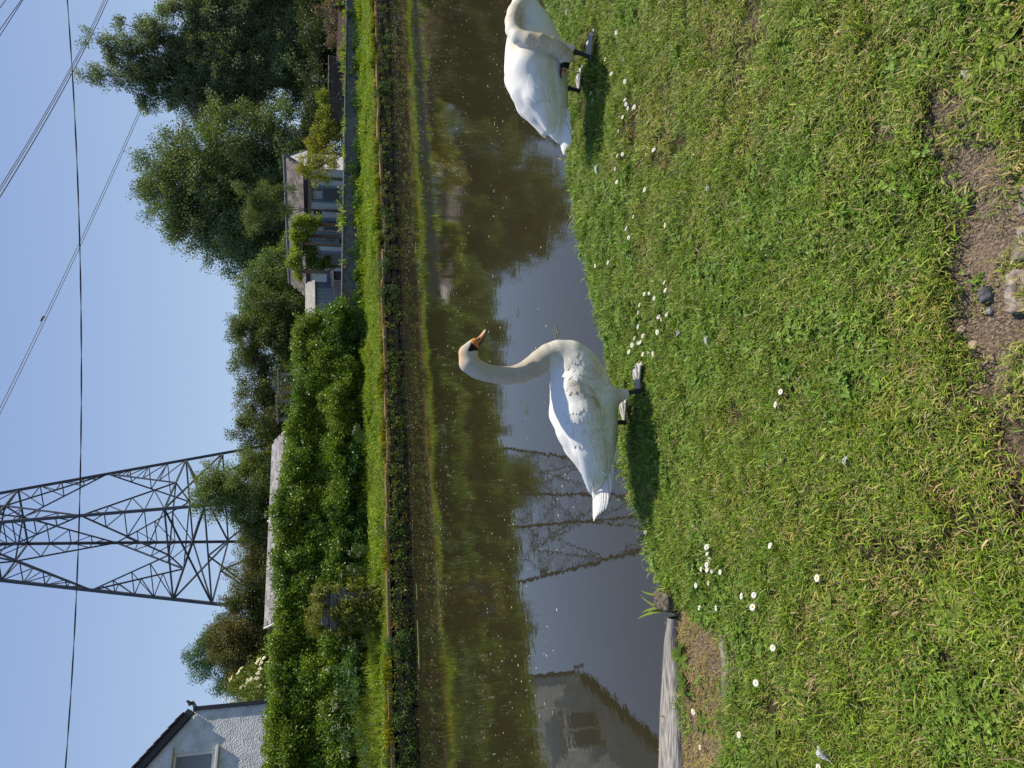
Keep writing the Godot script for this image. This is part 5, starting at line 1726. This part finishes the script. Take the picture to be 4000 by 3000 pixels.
func fence() -> void:
	var brown := Color(0.105, 0.085, 0.072)
	var t := thing("slat_fence", "dark brown fence of horizontal slats behind the concrete wall", "fence", cw(28.4, -26.2, 1.78), TH)
	rng.seed = 18
	for i in 7:
		var b := MB.new()
		var g := ru(0.85, 1.15)
		b.block(Transform3D(Basis(), Vector3(0, 0.06 + i * 0.105, 0)), Vector3(4.4, 0.095, 0.03), 0.006, Color(brown.r * g, brown.g * g, brown.b * g))
		part("slat", b, M.timber, t)
	for x in [-2.2, 0.1, 2.2]:
		var b := MB.new()
		b.bar(Vector3(x, -0.1, -0.06), Vector3(x, 0.8, -0.06), 0.1, 0.08, brown)
		part("post", b, M.timber, t)
	var c := MB.new()
	c.block(Transform3D(Basis(), Vector3(0.9, 0.8, 0)), Vector3(2.6, 0.035, 0.1), 0.006, Color(0.52, 0.4, 0.24))
	part("cap_rail", c, M.timber, t)
	var s := thing("brown_sheet", "reddish brown sheet panel leaning on the wall beside the slat fence", "panel", cw(29.6, -24.9, 1.7), TH)
	var sb := MB.new()
	var pts := [Vector3(-0.9, -0.05, 0), Vector3(1.9, -0.05, 0), Vector3(2.9, 0.42, -0.15), Vector3(-0.6, 0.5, -0.15)]
	var back := Vector3(0, 0, -0.02)
	sb.quad(pts[0], pts[1], pts[2], pts[3], Color(0.17, 0.105, 0.095))
	sb.quad(pts[1] + back, pts[0] + back, pts[3] + back, pts[2] + back, Color(0.17, 0.105, 0.095))
	for i in 4: sb.quad(pts[i], pts[i] + back, pts[(i + 1) % 4] + back, pts[(i + 1) % 4], Color(0.17, 0.105, 0.095))
	part("panel", sb, M.timber, s)
	var ms := [spray(14, 0.32, 0.1, 0.07, 800, 0.1)]
	var A := [
		["hop_vine", "yellow-green climber along the top of the dark slat fence", cw(27.3, -26.4, 1.78), [[Vector3(0.6, 0.95, 0), Vector3(1.0, 0.22, 0.3)], [Vector3(-0.6, 0.9, 0), Vector3(0.8, 0.3, 0.3)], [Vector3(-1.5, 0.8, 0), Vector3(0.5, 0.4, 0.3)]], 240, Color(0.24, 0.29, 0.035)],
		["garden_shrub", "loose yellow-green shrub between the slat fence and the studio", cw(24.6, -26.8, 1.78), [[Vector3(-0.2, 1.0, 0), Vector3(1.2, 0.7, 0.6)], [Vector3(-0.9, 1.7, 0), Vector3(0.6, 0.35, 0.5)], [Vector3(0.5, 1.5, 0), Vector3(0.8, 0.45, 0.5)], [Vector3(1.5, 0.9, 0.2), Vector3(0.6, 0.4, 0.4)], [Vector3(1.2, 0.35, 0.2), Vector3(0.4, 0.4, 0.3)]], 430, Color(0.31, 0.33, 0.04)],
		["dead_shrub", "grey-brown dried shrub beyond the brown sheet", cw(33.6, -26.8, 1.78), [[Vector3(0, 0.45, 0), Vector3(1.6, 0.5, 0.5)], [Vector3(1.3, 0.7, 0), Vector3(0.9, 0.6, 0.5)]], 420, Color(0.2, 0.155, 0.12)]]
	for i in 3:
		var e: Array = A[i]
		var o := thing(e[0], e[1], "shrub", e[2], TH)
		crown("foliage", o, e[3], e[4], ms, M.leaf, e[5], Vector2(0.6, 1.0), 810 + i, -0.1, 1.3, 0.7)

# ------------------------------------------------------------------ pylon and lines
func pylon() -> void:
	var t := thing("pylon", "tall grey steel lattice electricity pylon behind the trees", "pylon", Vector3(-10.15, 1.2, -55.0))
	var unit := BoxMesh.new()
	unit.size = Vector3.ONE
	var phi := deg_to_rad(24.3)
	var rad := func(y: float) -> float: return 5.44 - (y - 10.7) * 0.18
	var corner := func(k: int, y: float) -> Vector3:
		var r: float = rad.call(y)
		return Vector3(cos(phi + k * PI / 2) * r, y - 1.2, -sin(phi + k * PI / 2) * r)
	var member := func(called: String, a: Vector3, b: Vector3, w: float) -> void:
		var o := MeshInstance3D.new()
		o.mesh = unit
		o.material_override = M.steel
		o.name = called
		t.add_child(o, true)
		var y := (b - a).normalized()
		var x := (Vector3.RIGHT if absf(y.x) < 0.9 else Vector3.UP).cross(y).normalized()
		o.transform = Transform3D(Basis(x * w, y * (b - a).length(), x.cross(y) * w), (a + b) * 0.5)
	var lv := [1.0, 6.0, 10.7, 13.2, 18.35, 23.85, 29.0, 33.0]
	for k in 4:
		for i in lv.size() - 1:
			member.call("leg", corner.call(k, lv[i]), corner.call(k, lv[i + 1]), 0.2)
			var le := MB.new()
		for y in [10.7, 13.2, 23.85, 33.0]:
			var p: Vector3 = corner.call(k, y)
			var q: Vector3 = corner.call((k + 1) % 4, y)
			member.call("horizontal", p, q, 0.1)
			var m2: Vector3 = ((corner.call((k + 1) % 4, y) as Vector3) + (corner.call((k + 2) % 4, y) as Vector3)) * 0.5
			if y > 11.0 and y < 30.0: member.call("plan_brace", (p + q) * 0.5, m2, 0.08)
		for pr in [[13.2, 18.35], [23.85, 18.35], [23.85, 29.0], [33.0, 29.0], [10.7, 6.0], [1.0, 6.0]]:
			var ym: float = pr[0]
			var yl: float = pr[1]
			var mid: Vector3 = ((corner.call(k, ym) as Vector3) + (corner.call((k + 1) % 4, ym) as Vector3)) * 0.5
			for c in [k, (k + 1) % 4]:
				var node: Vector3 = corner.call(c, yl)
				member.call("brace", mid, node, 0.1)
				if ym < 12.0 or ym > 30.0: continue
				for s in [0.28, 0.52, 0.76]:
					var pb := node.lerp(mid, s)
					var pl: Vector3 = corner.call(c, lerpf(yl, ym, s))
					var pl2: Vector3 = corner.call(c, lerpf(yl, ym, minf(1.0, s + 0.24)))
					var pl0: Vector3 = corner.call(c, lerpf(yl, ym, s - 0.15))
					member.call("strut", pb, pl, 0.055)
					member.call("strut", pb, pl2, 0.055)
					if s < 0.5: member.call("strut", node.lerp(mid, s - 0.15), pl, 0.06)
		# crossed panel between the two lower frames
		member.call("brace", corner.call(k, 10.7), corner.call((k + 1) % 4, 13.2), 0.1)
		member.call("brace", corner.call((k + 1) % 4, 10.7), corner.call(k, 13.2), 0.1)

func line(called: String, label: String, a: Vector3, b: Vector3, sag: float, r: float, group: String, ext := 0.9) -> Node3D:
	var t := thing(called, label, "cable", (a + b) * 0.5, 0.0, group)
	var m := MB.new()
	var pts := []
	var rr := []
	for i in 49:
		var u := -ext + (1 + 2 * ext) * i / 48.0
		var p := a.lerp(b, u)
		p.y -= sag * 4.0 * u * (1 - u)
		pts.append(p - (a + b) * 0.5)
		rr.append(r)
	m.tube(pts, rr, 6, Color(0.03, 0.03, 0.035))
	part("conductor", m, M.cable, t)
	return t

func lines() -> void:
	var g := "conductors of the upper circuit"
	line("power_line", "topmost of three parallel power lines crossing the sky above the tall tree", Vector3(12.58, 23.217, -52), Vector3(36.4, 24.02, -75), 0.3, 0.024, g)
	line("power_line", "middle of three parallel power lines crossing the sky above the tall tree", Vector3(12.335, 23.217, -52), Vector3(36.42, 23.866, -75), 0.3, 0.024, g)
	line("power_line", "lowest and thickest of three parallel power lines above the tall tree", Vector3(11.96, 23.217, -52), Vector3(36.45, 23.668, -75), 0.3, 0.034, g)
	var h := "conductors of the lower circuit"
	var tw := line("power_line", "upper line of the twin pair running down behind the rounded tree", Vector3(-1.503, 23.217, -52), Vector3(37.28, 16.88, -75), 0.35, 0.022, h)
	var sp := MB.new()
	var mid := Vector3(4.6, 22.2, -55.75) - tw.position
	sp.tube([mid + Vector3(-0.25, 0.1, 0), mid + Vector3(0.1, -0.12, 0)], [0.05, 0.09], 8, Color(0.03, 0.03, 0.035))
	part("spacer", sp, M.cable, tw)
	line("power_line", "lower line of the twin pair running down behind the rounded tree", Vector3(-1.895, 23.217, -52), Vector3(37.3, 16.7, -75), 0.35, 0.022, h)
	var q := "conductors high in the sky's corner"
	line("power_line", "upper of the two close power lines cutting the sky's high corner", Vector3(22.63, 23.217, -52), Vector3(25.6, 22.8, -54), 0.0, 0.024, q, 1.6)
	line("power_line", "lower of the two close power lines cutting the sky's high corner", Vector3(22.25, 23.217, -52), Vector3(25.62, 22.7, -54), 0.0, 0.024, q, 1.6)
	line("power_line", "single power line at the very tip of the sky's corner", Vector3(24.017, 23.217, -52), Vector3(25.5, 23.7, -54), 0.0, 0.024, q, 2.0)
	# twisted service cable along the far bank
	var t := thing("service_cable", "thick dark twisted cable spanning the whole sky in front of the pylon", "cable", Vector3(0, 8.27, -20))
	for s in 2:
		var m := MB.new()
		var pts := []
		var rr := []
		for i in 881:
			var x := -22.0 + i * 0.05
			var y := 0.0036 * (x - 0.3) * (x - 0.3) + (0.0004 * absf(x - 0.3) * x * x * 0.02)
			var tw2 := x * 2.6 + s * PI
			pts.append(Vector3(x, y + 0.0095 * cos(tw2), 0.0095 * sin(tw2)))
			rr.append(0.0098)
		m.tube(pts, rr, 6, Color(0.02, 0.02, 0.024))
		part("strand", m, M.cable, t)

# ------------------------------------------------------------------ trees
# a run of shrinking lobes: an upswept bough
func plume(a: Vector3, b: Vector3, r0: float, r1: float) -> Array:
	var out := []
	for i in 7:
		var t := i / 6.0
		var r := lerpf(r0, r1, t)
		out.append([a.lerp(b, t) + Vector3(0, 0, 0.3 * sin(i * 2.0)), Vector3(r, r * 1.5, r)])
	return out

func trees() -> void:
	var br := [spray(20, 0.8, 0.16, 0.12, 900, 0.2), spray(20, 0.85, 0.15, 0.11, 901, 0.0), spray(18, 0.75, 0.17, 0.12, 902, 0.1)]
	var fi := [spray(22, 0.7, 0.13, 0.085, 910, 0.1), spray(22, 0.75, 0.12, 0.08, 911, 0.0)]
	var dark := Color(0.085, 0.132, 0.054)
	tree("alder_tree", "large round-crowned dark green tree behind the garden studio", Vector3(14.2, 1.5, -57), 9.0, 0.35,
		[[Vector3(0, 9.0, 0), Vector3(4.6, 4.6, 4)], [Vector3(-3.2, 7.6, 0), Vector3(3.0, 3.3, 3)], [Vector3(3.2, 8.0, 1), Vector3(3.0, 4, 3)], [Vector3(0.4, 12, 0), Vector3(3.3, 2.8, 3)], [Vector3(-4.2, 5.2, 1), Vector3(2.4, 2.2, 2.2)], [Vector3(2, 4.6, 2), Vector3(4, 2.6, 2.6)], [Vector3(-1.5, 4.8, 2), Vector3(2.8, 2.2, 2.2)]],
		9000, br, M.leaf, Color(0.175, 0.245, 0.095), Vector2(0.7, 1.15), 21, 0.03, 0.5, 0.42)
	tree("poplar_tree", "tall dark poplar-like tree with ragged upswept spires", Vector3(24.2, 1.5, -60), 15.0, 0.38,
		plume(Vector3(0.2, 9, 0), Vector3(-0.7, 19.2, 0), 2.2, 0.75) + plume(Vector3(1.0, 9, 0), Vector3(1.5, 18.2, 0.4), 2.1, 0.75) + plume(Vector3(2.2, 8, 0), Vector3(3.3, 16.2, 0), 2.1, 0.6) + plume(Vector3(-0.6, 8, 0), Vector3(-2.6, 15.2, 0), 2.0, 0.7) + plume(Vector3(2.6, 6, 0), Vector3(5.0, 13.4, 0.5), 2.2, 0.8) + [[Vector3(-1.6, 9.0, 0.5), Vector3(2.2, 2.6, 2.2)], [Vector3(-3.4, 10.4, 0.5), Vector3(1.6, 2.2, 1.6)], [Vector3(0.2, 8.0, 0), Vector3(3.6, 3.4, 3)], [Vector3(1.0, 5, 0), Vector3(4.2, 3.4, 3.4)]],
		10500, br, M.leaf, Color(0.184, 0.245, 0.126), Vector2(0.6, 1.05), 22, -0.28, 0.6, 0.45, 0.8)
	tree("poplar_tree", "broad dark tree leaning in beyond the slat fence", Vector3(32.6, 1.5, -61), 12.0, 0.4,
		[[Vector3(-1.6, 12.2, 0), Vector3(1.8, 1.8, 1.8)], [Vector3(0.6, 12.4, 0), Vector3(2.6, 2.6, 2.2)], [Vector3(-1.0, 9.4, 0), Vector3(3.8, 3.2, 3)], [Vector3(3.4, 10, 0), Vector3(4, 4, 3)], [Vector3(-2.4, 6, 1), Vector3(4.2, 3.2, 3)], [Vector3(2, 4.4, 1), Vector3(5, 3.2, 3)], [Vector3(-6.2, 4.0, 1), Vector3(3.4, 2.8, 2.6)]],
		9000, br, M.leaf, Color(0.175, 0.245, 0.102), Vector2(0.7, 1.1), 23, 0.0, 0.5, 0.45, 0.5)
	tree("dark_tree", "dark leafy tree between the studio roof and the hedge", Vector3(6.1, 1.4, -49.5), 5.0, 0.2,
		[[Vector3(0.2, 4.4, 0), Vector3(2.6, 2.4, 2.2)], [Vector3(-1.6, 5.6, 0), Vector3(1.3, 1.4, 1.2)], [Vector3(1.4, 3.2, 0.6), Vector3(2.2, 1.8, 1.8)]],
		3600, br, M.leaf, Color(0.151, 0.235, 0.073), Vector2(0.6, 0.95), 24, -0.1, 0.6)
	tree("yew_tree", "dark feathery yew behind the hedge end", Vector3(2.2, 1.3, -47), 5.0, 0.25,
		[[Vector3(0.4, 4.0, 0), Vector3(2.6, 3.0, 2)], [Vector3(1.4, 6.0, 0), Vector3(1.1, 1.3, 0.9)], [Vector3(-0.9, 5.8, 0), Vector3(1.3, 1.5, 1)], [Vector3(0, 2.2, 0.5), Vector3(3, 2.2, 2)], [Vector3(2.6, 4.4, 0), Vector3(1.6, 2.0, 1.5)]],
		3800, fi, M.leaf, Color(0.144, 0.188, 0.044), Vector2(0.6, 1.0), 25, -0.05, 0.7, 0.5, 0.9)
	tree("yew_tree", "olive green feathery yew in mid hedge near the pylon's foot", Vector3(-1.9, 1.3, -46), 5.0, 0.25,
		[[Vector3(0, 3.8, 0), Vector3(2.7, 2.8, 2)], [Vector3(1.2, 5.6, 0), Vector3(1.2, 1.4, 0.9)], [Vector3(-1.0, 5.6, 0), Vector3(1.1, 1.4, 0.8)], [Vector3(0, 2.0, 0.5), Vector3(3, 2.2, 2)], [Vector3(-2.6, 3.4, 0), Vector3(1.6, 2.0, 1.5)]],
		4200, fi, M.leaf, Color(0.161, 0.186, 0.050), Vector2(0.6, 1.0), 26, -0.05, 0.7, 0.5, 0.9)
	tree("willow_tree", "light grey-green fine-leaved tree in front of the pylon leg", Vector3(-6.4, 1.3, -45), 6.5, 0.2,
		[[Vector3(0.1, 7.0, 0), Vector3(1.9, 1.9, 1.7)], [Vector3(-0.4, 5.0, 0), Vector3(2.5, 2.4, 2)], [Vector3(0.4, 3.0, 0.4), Vector3(3.0, 2.2, 2)], [Vector3(1.6, 5.6, 0), Vector3(1.1, 1.4, 1.1)]],
		4200, fi, M.leaf, Color(0.17, 0.235, 0.06), Vector2(0.6, 1.0), 27, -0.02, 0.7, 0.6, 0.6)
	tree("hawthorn_tree", "olive green bushy hawthorn at the pylon's left foot", Vector3(-11.0, 1.3, -45), 5.0, 0.2,
		[[Vector3(0, 4.2, 0), Vector3(2.8, 2.8, 2)], [Vector3(-1.6, 5.6, 0), Vector3(1.6, 1.7, 1.4)], [Vector3(1.4, 5.0, 0), Vector3(1.6, 1.6, 1.4)], [Vector3(0, 2.4, 0.5), Vector3(3.4, 2.2, 2)]],
		5000, fi, M.leaf, Color(0.15, 0.165, 0.045), Vector2(0.6, 1.0), 28, -0.05, 0.7, 0.5, 0.7)
	tree("hawthorn_tree", "olive green bushy hawthorn between the pylon and the elder", Vector3(-15.6, 1.3, -44.5), 5.0, 0.2,
		[[Vector3(0, 4.6, 0), Vector3(2.6, 3.0, 2)], [Vector3(0.6, 6.4, 0), Vector3(1.6, 1.5, 1.4)], [Vector3(-1.6, 5.4, 0), Vector3(1.6, 1.6, 1.4)], [Vector3(0, 2.4, 0.5), Vector3(3.4, 2.2, 2)]],
		5000, fi, M.leaf, Color(0.16, 0.155, 0.045), Vector2(0.6, 1.0), 29, -0.05, 0.7, 0.5, 0.7)
	tree("oak_tree", "dark green oak top rising beyond the olive hawthorns", Vector3(-20.4, 1.3, -56), 8.0, 0.3,
		[[Vector3(0.4, 9.6, 0), Vector3(1.9, 1.9, 1.8)], [Vector3(1.6, 8.2, 0), Vector3(1.8, 1.9, 1.8)], [Vector3(-1.2, 8.0, 0), Vector3(1.6, 1.6, 1.6)], [Vector3(0, 5.4, 0), Vector3(3, 3, 2.4)]],
		2200, br, M.leaf, Color(0.111, 0.202, 0.091), Vector2(0.6, 0.95), 30, -0.12, 0.6, 0.45)
	var el := tree("elder_tree", "yellow-green elder with cream flower heads beside the white house", Vector3(-13.7, 1.3, -33.5), 4.0, 0.14,
		[[Vector3(0, 4.1, 0), Vector3(1.3, 1.5, 1.1)], [Vector3(-0.9, 3.3, 0.2), Vector3(1.3, 1.4, 1.1)], [Vector3(0.9, 3.0, 0.2), Vector3(1.1, 1.4, 1)]],
		1000, br, M.leaf, Color(0.19, 0.25, 0.045), Vector2(0.42, 0.62), 31, -0.15, 0.9, 0.5)
	rng.seed = 64
	for i in 46:
		var d := rdir()
		d.y = absf(d.y)
		var l: Array = [[Vector3(0, 4.1, 0), Vector3(1.3, 1.5, 1.1)], [Vector3(-0.9, 3.3, 0.2), Vector3(1.3, 1.4, 1.1)], [Vector3(0.9, 3.0, 0.2), Vector3(1.1, 1.4, 1)]][i % 3]
		d.z = absf(d.z)
		var b := MB.new()
		for k in 7:
			b.rock(Transform3D(Basis(), Vector3(ru(-0.08, 0.08), ru(-0.02, 0.02), ru(-0.08, 0.08))), Vector3(0.045, 0.016, 0.045), 1.0, 0.4, k + i, Color(0.66, 0.62, 0.36))
		var o := part("flower_head", b, M.petal, el)
		o.transform = Transform3D(ybasis(d + Vector3(0.4, 0.4, 0.4), ru(0, 6)), l[0] + Vector3(d.x * l[1].x, d.y * l[1].y, d.z * l[1].z) * 1.05)
	tree("young_tree", "young pale-stemmed tree spreading over the studio roof", Vector3(9.5, 1.75, -40.6), 3.2, 0.06,
		[[Vector3(0.2, 3.6, 0), Vector3(1.1, 0.9, 0.8)], [Vector3(-0.5, 4.4, -0.4), Vector3(1.0, 0.9, 0.8)], [Vector3(0.6, 4.9, -0.6), Vector3(0.9, 0.8, 0.8)]],
		420, br, M.leaf, Color(0.14, 0.19, 0.06), Vector2(0.42, 0.62), 33, -0.15, 0.9, 0.6)
	# evergreen understorey behind the gardens
	var US := [[17.5, -52, 3.2, "dark evergreen bush behind the studio gable and fence"], [22.5, -52, 3.4, "dark evergreen bush behind the slat fence"], [27.5, -53, 3.6, "dark evergreen bush behind the brown sheet"], [33, -54, 3.6, "dark evergreen bush at the garden's far corner"], [12.0, -50, 3.4, "dark evergreen bush behind the studio roof"]]
	for i in US.size():
		var e: Array = US[i]
		var o := thing("evergreen_bush", e[3], "bush", Vector3(e[0], 1.5, e[1]), 0.0, "evergreen bushes behind the gardens")
		crown("foliage", o, [[Vector3(0, e[2] * 0.5, 0), Vector3(3.2, e[2] * 0.6, 1.6)], [Vector3(1.6, e[2] * 0.4, 0.4), Vector3(2.0, e[2] * 0.5, 1.4)]], 900, br, M.leaf, Color(0.07, 0.1, 0.035), Vector2(0.7, 1.1), 70 + i, -0.4, 0.6, 0.7)
	# the farther trees that close the view behind
	var FB := [[-31, -66, 5.0, "distant rounded tree mass beyond the white house"], [-24, -72, 5.5, "distant tree behind the oak top"], [-3, -72, 5.5, "distant tree low between pylon and yew"], [4, -70, 6.0, "distant tree behind the dark leafy tree"], [-13, -74, 5.5, "distant tree seen through the pylon's foot"], [40, -66, 11.0, "distant tall tree beyond the broad dark tree"], [20, -76, 9.0, "distant tree between the round tree and the spired one"]]
	for i in FB.size():
		var e: Array = FB[i]
		var h: float = e[2]
		tree("distant_tree", e[3], Vector3(e[0], 1.3, e[1]), h * 0.8, 0.25, [[Vector3(0, h * 0.55, 0), Vector3(4.4, h * 0.55, 3)], [Vector3(-2.6, h * 0.4, 0.5), Vector3(3, h * 0.4, 2.5)], [Vector3(2.8, h * 0.42, 0), Vector3(3, h * 0.42, 2.5)]], 1500, br, M.leaf, Color(0.05, 0.08, 0.035), Vector2(0.9, 1.4), 40 + i, -0.2, 0.5)

# ------------------------------------------------------------------ materials
func materials() -> void:
	M.bark = relief(vmat(0.9), ntex(0.03, 3), 1.5)
	M.bark.uv1_triplanar = true
	M.leaf = leafmat(0.5, Color(0.87, 0.88, 0.5), 0.42)
	M.gloss = leafmat(0.36, Color(0.8, 0.84, 0.4), 0.42)
	M.weed = leafmat(0.65, Color(0.78, 0.82, 0.35), 0.22)
	M.grass = leafmat(0.5, Color(0.78, 0.82, 0.42), 0.38)
	M.petal = leafmat(0.7, Color(0.6, 0.6, 0.55))
	M.down = leafmat(0.8, Color(0.5, 0.5, 0.5))
	M.swan = relief(vmat(0.75, 0.3), ntex(0.05, 8, 512, [], FastNoiseLite.TYPE_SIMPLEX_SMOOTH, 3), 0.22)
	M.swan.uv1_triplanar = true
	M.swan.uv1_scale = Vector3(5, 16, 5)
	M.swan.cull_mode = BaseMaterial3D.CULL_DISABLED
	M.bill = vmat(0.35)
	M.eye = vmat(0.08)
	M.leg = relief(vmat(0.6), ntex(0.12, 18, 256), 0.15)
	M.leg.uv1_triplanar = true
	M.leg.uv1_scale = Vector3.ONE * 12
	M.foot = relief(vmat(0.42), ntex(0.12, 19, 256), 0.15)
	M.foot.uv1_triplanar = true
	M.foot.uv1_scale = Vector3.ONE * 8
	M.foot.cull_mode = BaseMaterial3D.CULL_DISABLED
	var g0 := Color(0.62, 0.62, 0.62)
	M.soil = tri_tex(vmat(0.95, 0.3), ntex(0.035, 11, 1024, [[0.0, Color(0.55, 0.55, 0.55)], [0.45, Color(0.8, 0.78, 0.75)], [0.7, Color(1, 0.97, 0.92)], [1.0, Color(1, 1, 1)]], FastNoiseLite.TYPE_SIMPLEX_SMOOTH, 6), 1.7)
	relief(M.soil, ntex(0.06, 12, 1024, [], FastNoiseLite.TYPE_SIMPLEX_SMOOTH, 6), 1.2)
	M.stone = tri_tex(vmat(0.9, 0.3), ntex(0.03, 13, 512, [[0.2, Color(0.55, 0.54, 0.52)], [0.5, Color(0.85, 0.85, 0.84)], [0.75, Color(1, 1, 1)]], FastNoiseLite.TYPE_SIMPLEX_SMOOTH, 6), 1.6)
	relief(M.stone, ntex(0.05, 14, 512, [], FastNoiseLite.TYPE_SIMPLEX_SMOOTH, 6), 1.0)
	M.concrete = tri_tex(vmat(0.9, 0.3), ntex(0.015, 15, 512, [[0.2, Color(0.72, 0.74, 0.72)], [0.5, Color(0.9, 0.91, 0.9)], [0.8, Color(1, 1, 1)]], FastNoiseLite.TYPE_SIMPLEX_SMOOTH, 6), 0.6)
	M.timber = tri_tex(vmat(0.85, 0.3), ntex(0.02, 16, 512, [[0.2, Color(0.6, 0.58, 0.55)], [0.5, Color(0.9, 0.89, 0.87)], [0.8, Color(1, 1, 1)]], FastNoiseLite.TYPE_SIMPLEX_SMOOTH, 5), 1.0)
	M.timber.uv1_scale = Vector3(0.7, 9, 9)
	relief(M.timber, ntex(0.025, 17, 512, [], FastNoiseLite.TYPE_SIMPLEX_SMOOTH, 5), 0.5)
	M.paint = vmat(0.6)
	M.blackp = vmat(0.4)
	M.rooft = relief(vmat(0.85), ntex(0.03, 20), 1.0)
	M.rooft.uv1_triplanar = true
	M.roughcast = tri_tex(mat(lin(0.66, 0.67, 0.67), 0.9, 0.3), ntex(0.01, 22, 512, [[0.2, Color(0.88, 0.88, 0.87)], [0.6, Color(1, 1, 1)]]), 0.35)
	relief(M.roughcast, ntex(0.035, 21, 1024, [], FastNoiseLite.TYPE_SIMPLEX_SMOOTH, 2), 3.0)
	M.roughcast.uv1_scale = Vector3.ONE * 0.45
	M.glass = mat(Color(0.9, 0.95, 1.0, 0.12), 0.03)
	M.glass.transparency = BaseMaterial3D.TRANSPARENCY_ALPHA
	M.steel = mat(lin(0.06, 0.064, 0.07), 0.5)
	M.steel.metallic = 0.2
	M.cable = vmat(0.6)
	M.speck = vmat(0.8)
	M.water = mat(lin(0.027, 0.0235, 0.0105), 0.015, 0.5)
	M.water.normal_enabled = true
	M.water.normal_texture = ntex(0.012, 31, 1024, [], FastNoiseLite.TYPE_SIMPLEX_SMOOTH, 4, true, 6.0)
	M.water.normal_scale = 0.024
	M.water.uv1_triplanar = true
	M.water.uv1_world_triplanar = true
	M.water.uv1_scale = Vector3(0.35, 0.35, 0.35)

func _ready() -> void:
	# camera: held on its side, so that the world's up points to the picture's left
	var cam := Camera3D.new()
	cam.name = "camera"
	var p := deg_to_rad(13.2)
	var fw := Vector3(0, -sin(p), -cos(p))
	var up := Vector3(0, cos(p), -sin(p))
	cam.transform = Transform3D(Basis(-up, Vector3.RIGHT, -fw), Vector3(0, 1.85, 0))
	cam.fov = 56.36
	cam.near = 0.05
	cam.far = 4000.0
	add_child(cam)
	cam.current = true
	# sky, sun and exposure
	var env := Environment.new()
	var sky := Sky.new()
	var sm := ProceduralSkyMaterial.new()
	sm.sky_top_color = lin(0.165, 0.255, 0.51)
	sm.sky_horizon_color = lin(0.43, 0.565, 0.695)
	sm.sky_curve = 0.2
	sm.ground_bottom_color = lin(0.08, 0.09, 0.05)
	sm.ground_horizon_color = lin(0.3, 0.36, 0.36)
	sm.sun_angle_max = 8.0
	sky.sky_material = sm
	env.background_mode = Environment.BG_SKY
	env.sky = sky
	env.tonemap_mode = Environment.TONE_MAPPER_LINEAR
	env.tonemap_exposure = 1.27
	env.sdfgi_enabled = true
	env.ssao_enabled = true
	env.ssil_enabled = true
	var we := WorldEnvironment.new()
	we.name = "surroundings"
	we.environment = env
	add_child(we)
	var sun := DirectionalLight3D.new()
	sun.name = "sun"
	sun.light_energy = 1.6
	sun.light_color = Color(1.0, 0.96, 0.89)
	sun.light_angular_distance = 0.53
	sun.shadow_enabled = true
	add_child(sun)
	sun.look_at_from_position(Vector3(0.64, 1.0, -0.27), Vector3.ZERO)

	noise.frequency = 0.01
	noise.fractal_octaves = 3
	fine.frequency = 1.0
	materials()
	# the large structure
	water()
	lawn()
	far_bank()
	# what stands on it
	hedge()
	ivy_pier()
	house()
	long_roof()
	frames_above_hedge()
	concrete_wall()
	studio()
	small_shed()
	pergola()
	fence()
	pylon()
	lines()
	trees()
	print("trees done ", Time.get_ticks_msec())
	# the near bank
	standing_swan()
	preening_swan()
	print("swans done ", Time.get_ticks_msec())
	lawn_grass()
	timber_edging()
	stones()
	iris()
	parsley()
	var W := [[-1.255, -3.02, 9, 0.09, 0.035, "plantain with broad dark leaves growing against the timber beam's middle"], [-1.35, -2.99, 8, 0.085, 0.035, "second plantain beside the timber beam, farther from the stone"], [0.36, -2.609, 12, 0.09, 0.035, "dark leafy weed clump in bright grass ahead of the standing swan"], [-0.557, -1.513, 7, 0.07, 0.035, "pale broad-leaved weed in the near lawn, larger of two side by side"], [-0.616, -1.53, 6, 0.06, 0.03, "smaller pale weed right beside the broad-leaved one"], [-1.291, -2.244, 6, 0.1, 0.032, "grey-green plantain near the grey moulted feather"], [-1.467, -2.821, 7, 0.09, 0.025, "narrow-leaved weed in the worn soil strip by a daisy"], [-1.029, -2.114, 6, 0.07, 0.02, "narrow weed rosette in the lawn near the lone daisies"], [0.85, -1.586, 4, 0.07, 0.035, "single broad pale leaf on thin grass by the bare soil"], [0.78, -1.361, 5, 0.07, 0.04, "broad weed leaves at the lawn's near corner"], [-0.712, -1.948, 5, 0.08, 0.03, "folded broad leaf weed just past a lone daisy"], [0.85, -2.42, 6, 0.06, 0.022, "small weed rosette in olive grass before the preening swan"]]
	for i in W.size():
		var e: Array = W[i]
		rosette(Vector3(e[0], lawn_y(e[0], e[1]), e[1]), e[2], e[3], e[4], [Color(0.09, 0.15, 0.02), Color(0.085, 0.14, 0.02), Color(0.1, 0.16, 0.018), Color(0.2, 0.26, 0.05), Color(0.18, 0.24, 0.05), Color(0.13, 0.17, 0.04), Color(0.11, 0.17, 0.025), Color(0.15, 0.21, 0.04), Color(0.25, 0.3, 0.08), Color(0.18, 0.25, 0.045), Color(0.17, 0.23, 0.045), Color(0.15, 0.21, 0.04)][i], e[5], 600 + i, 0.5 if i < 3 else 0.3)
	daisies()
	feathers()
	print("all done ", Time.get_ticks_msec())
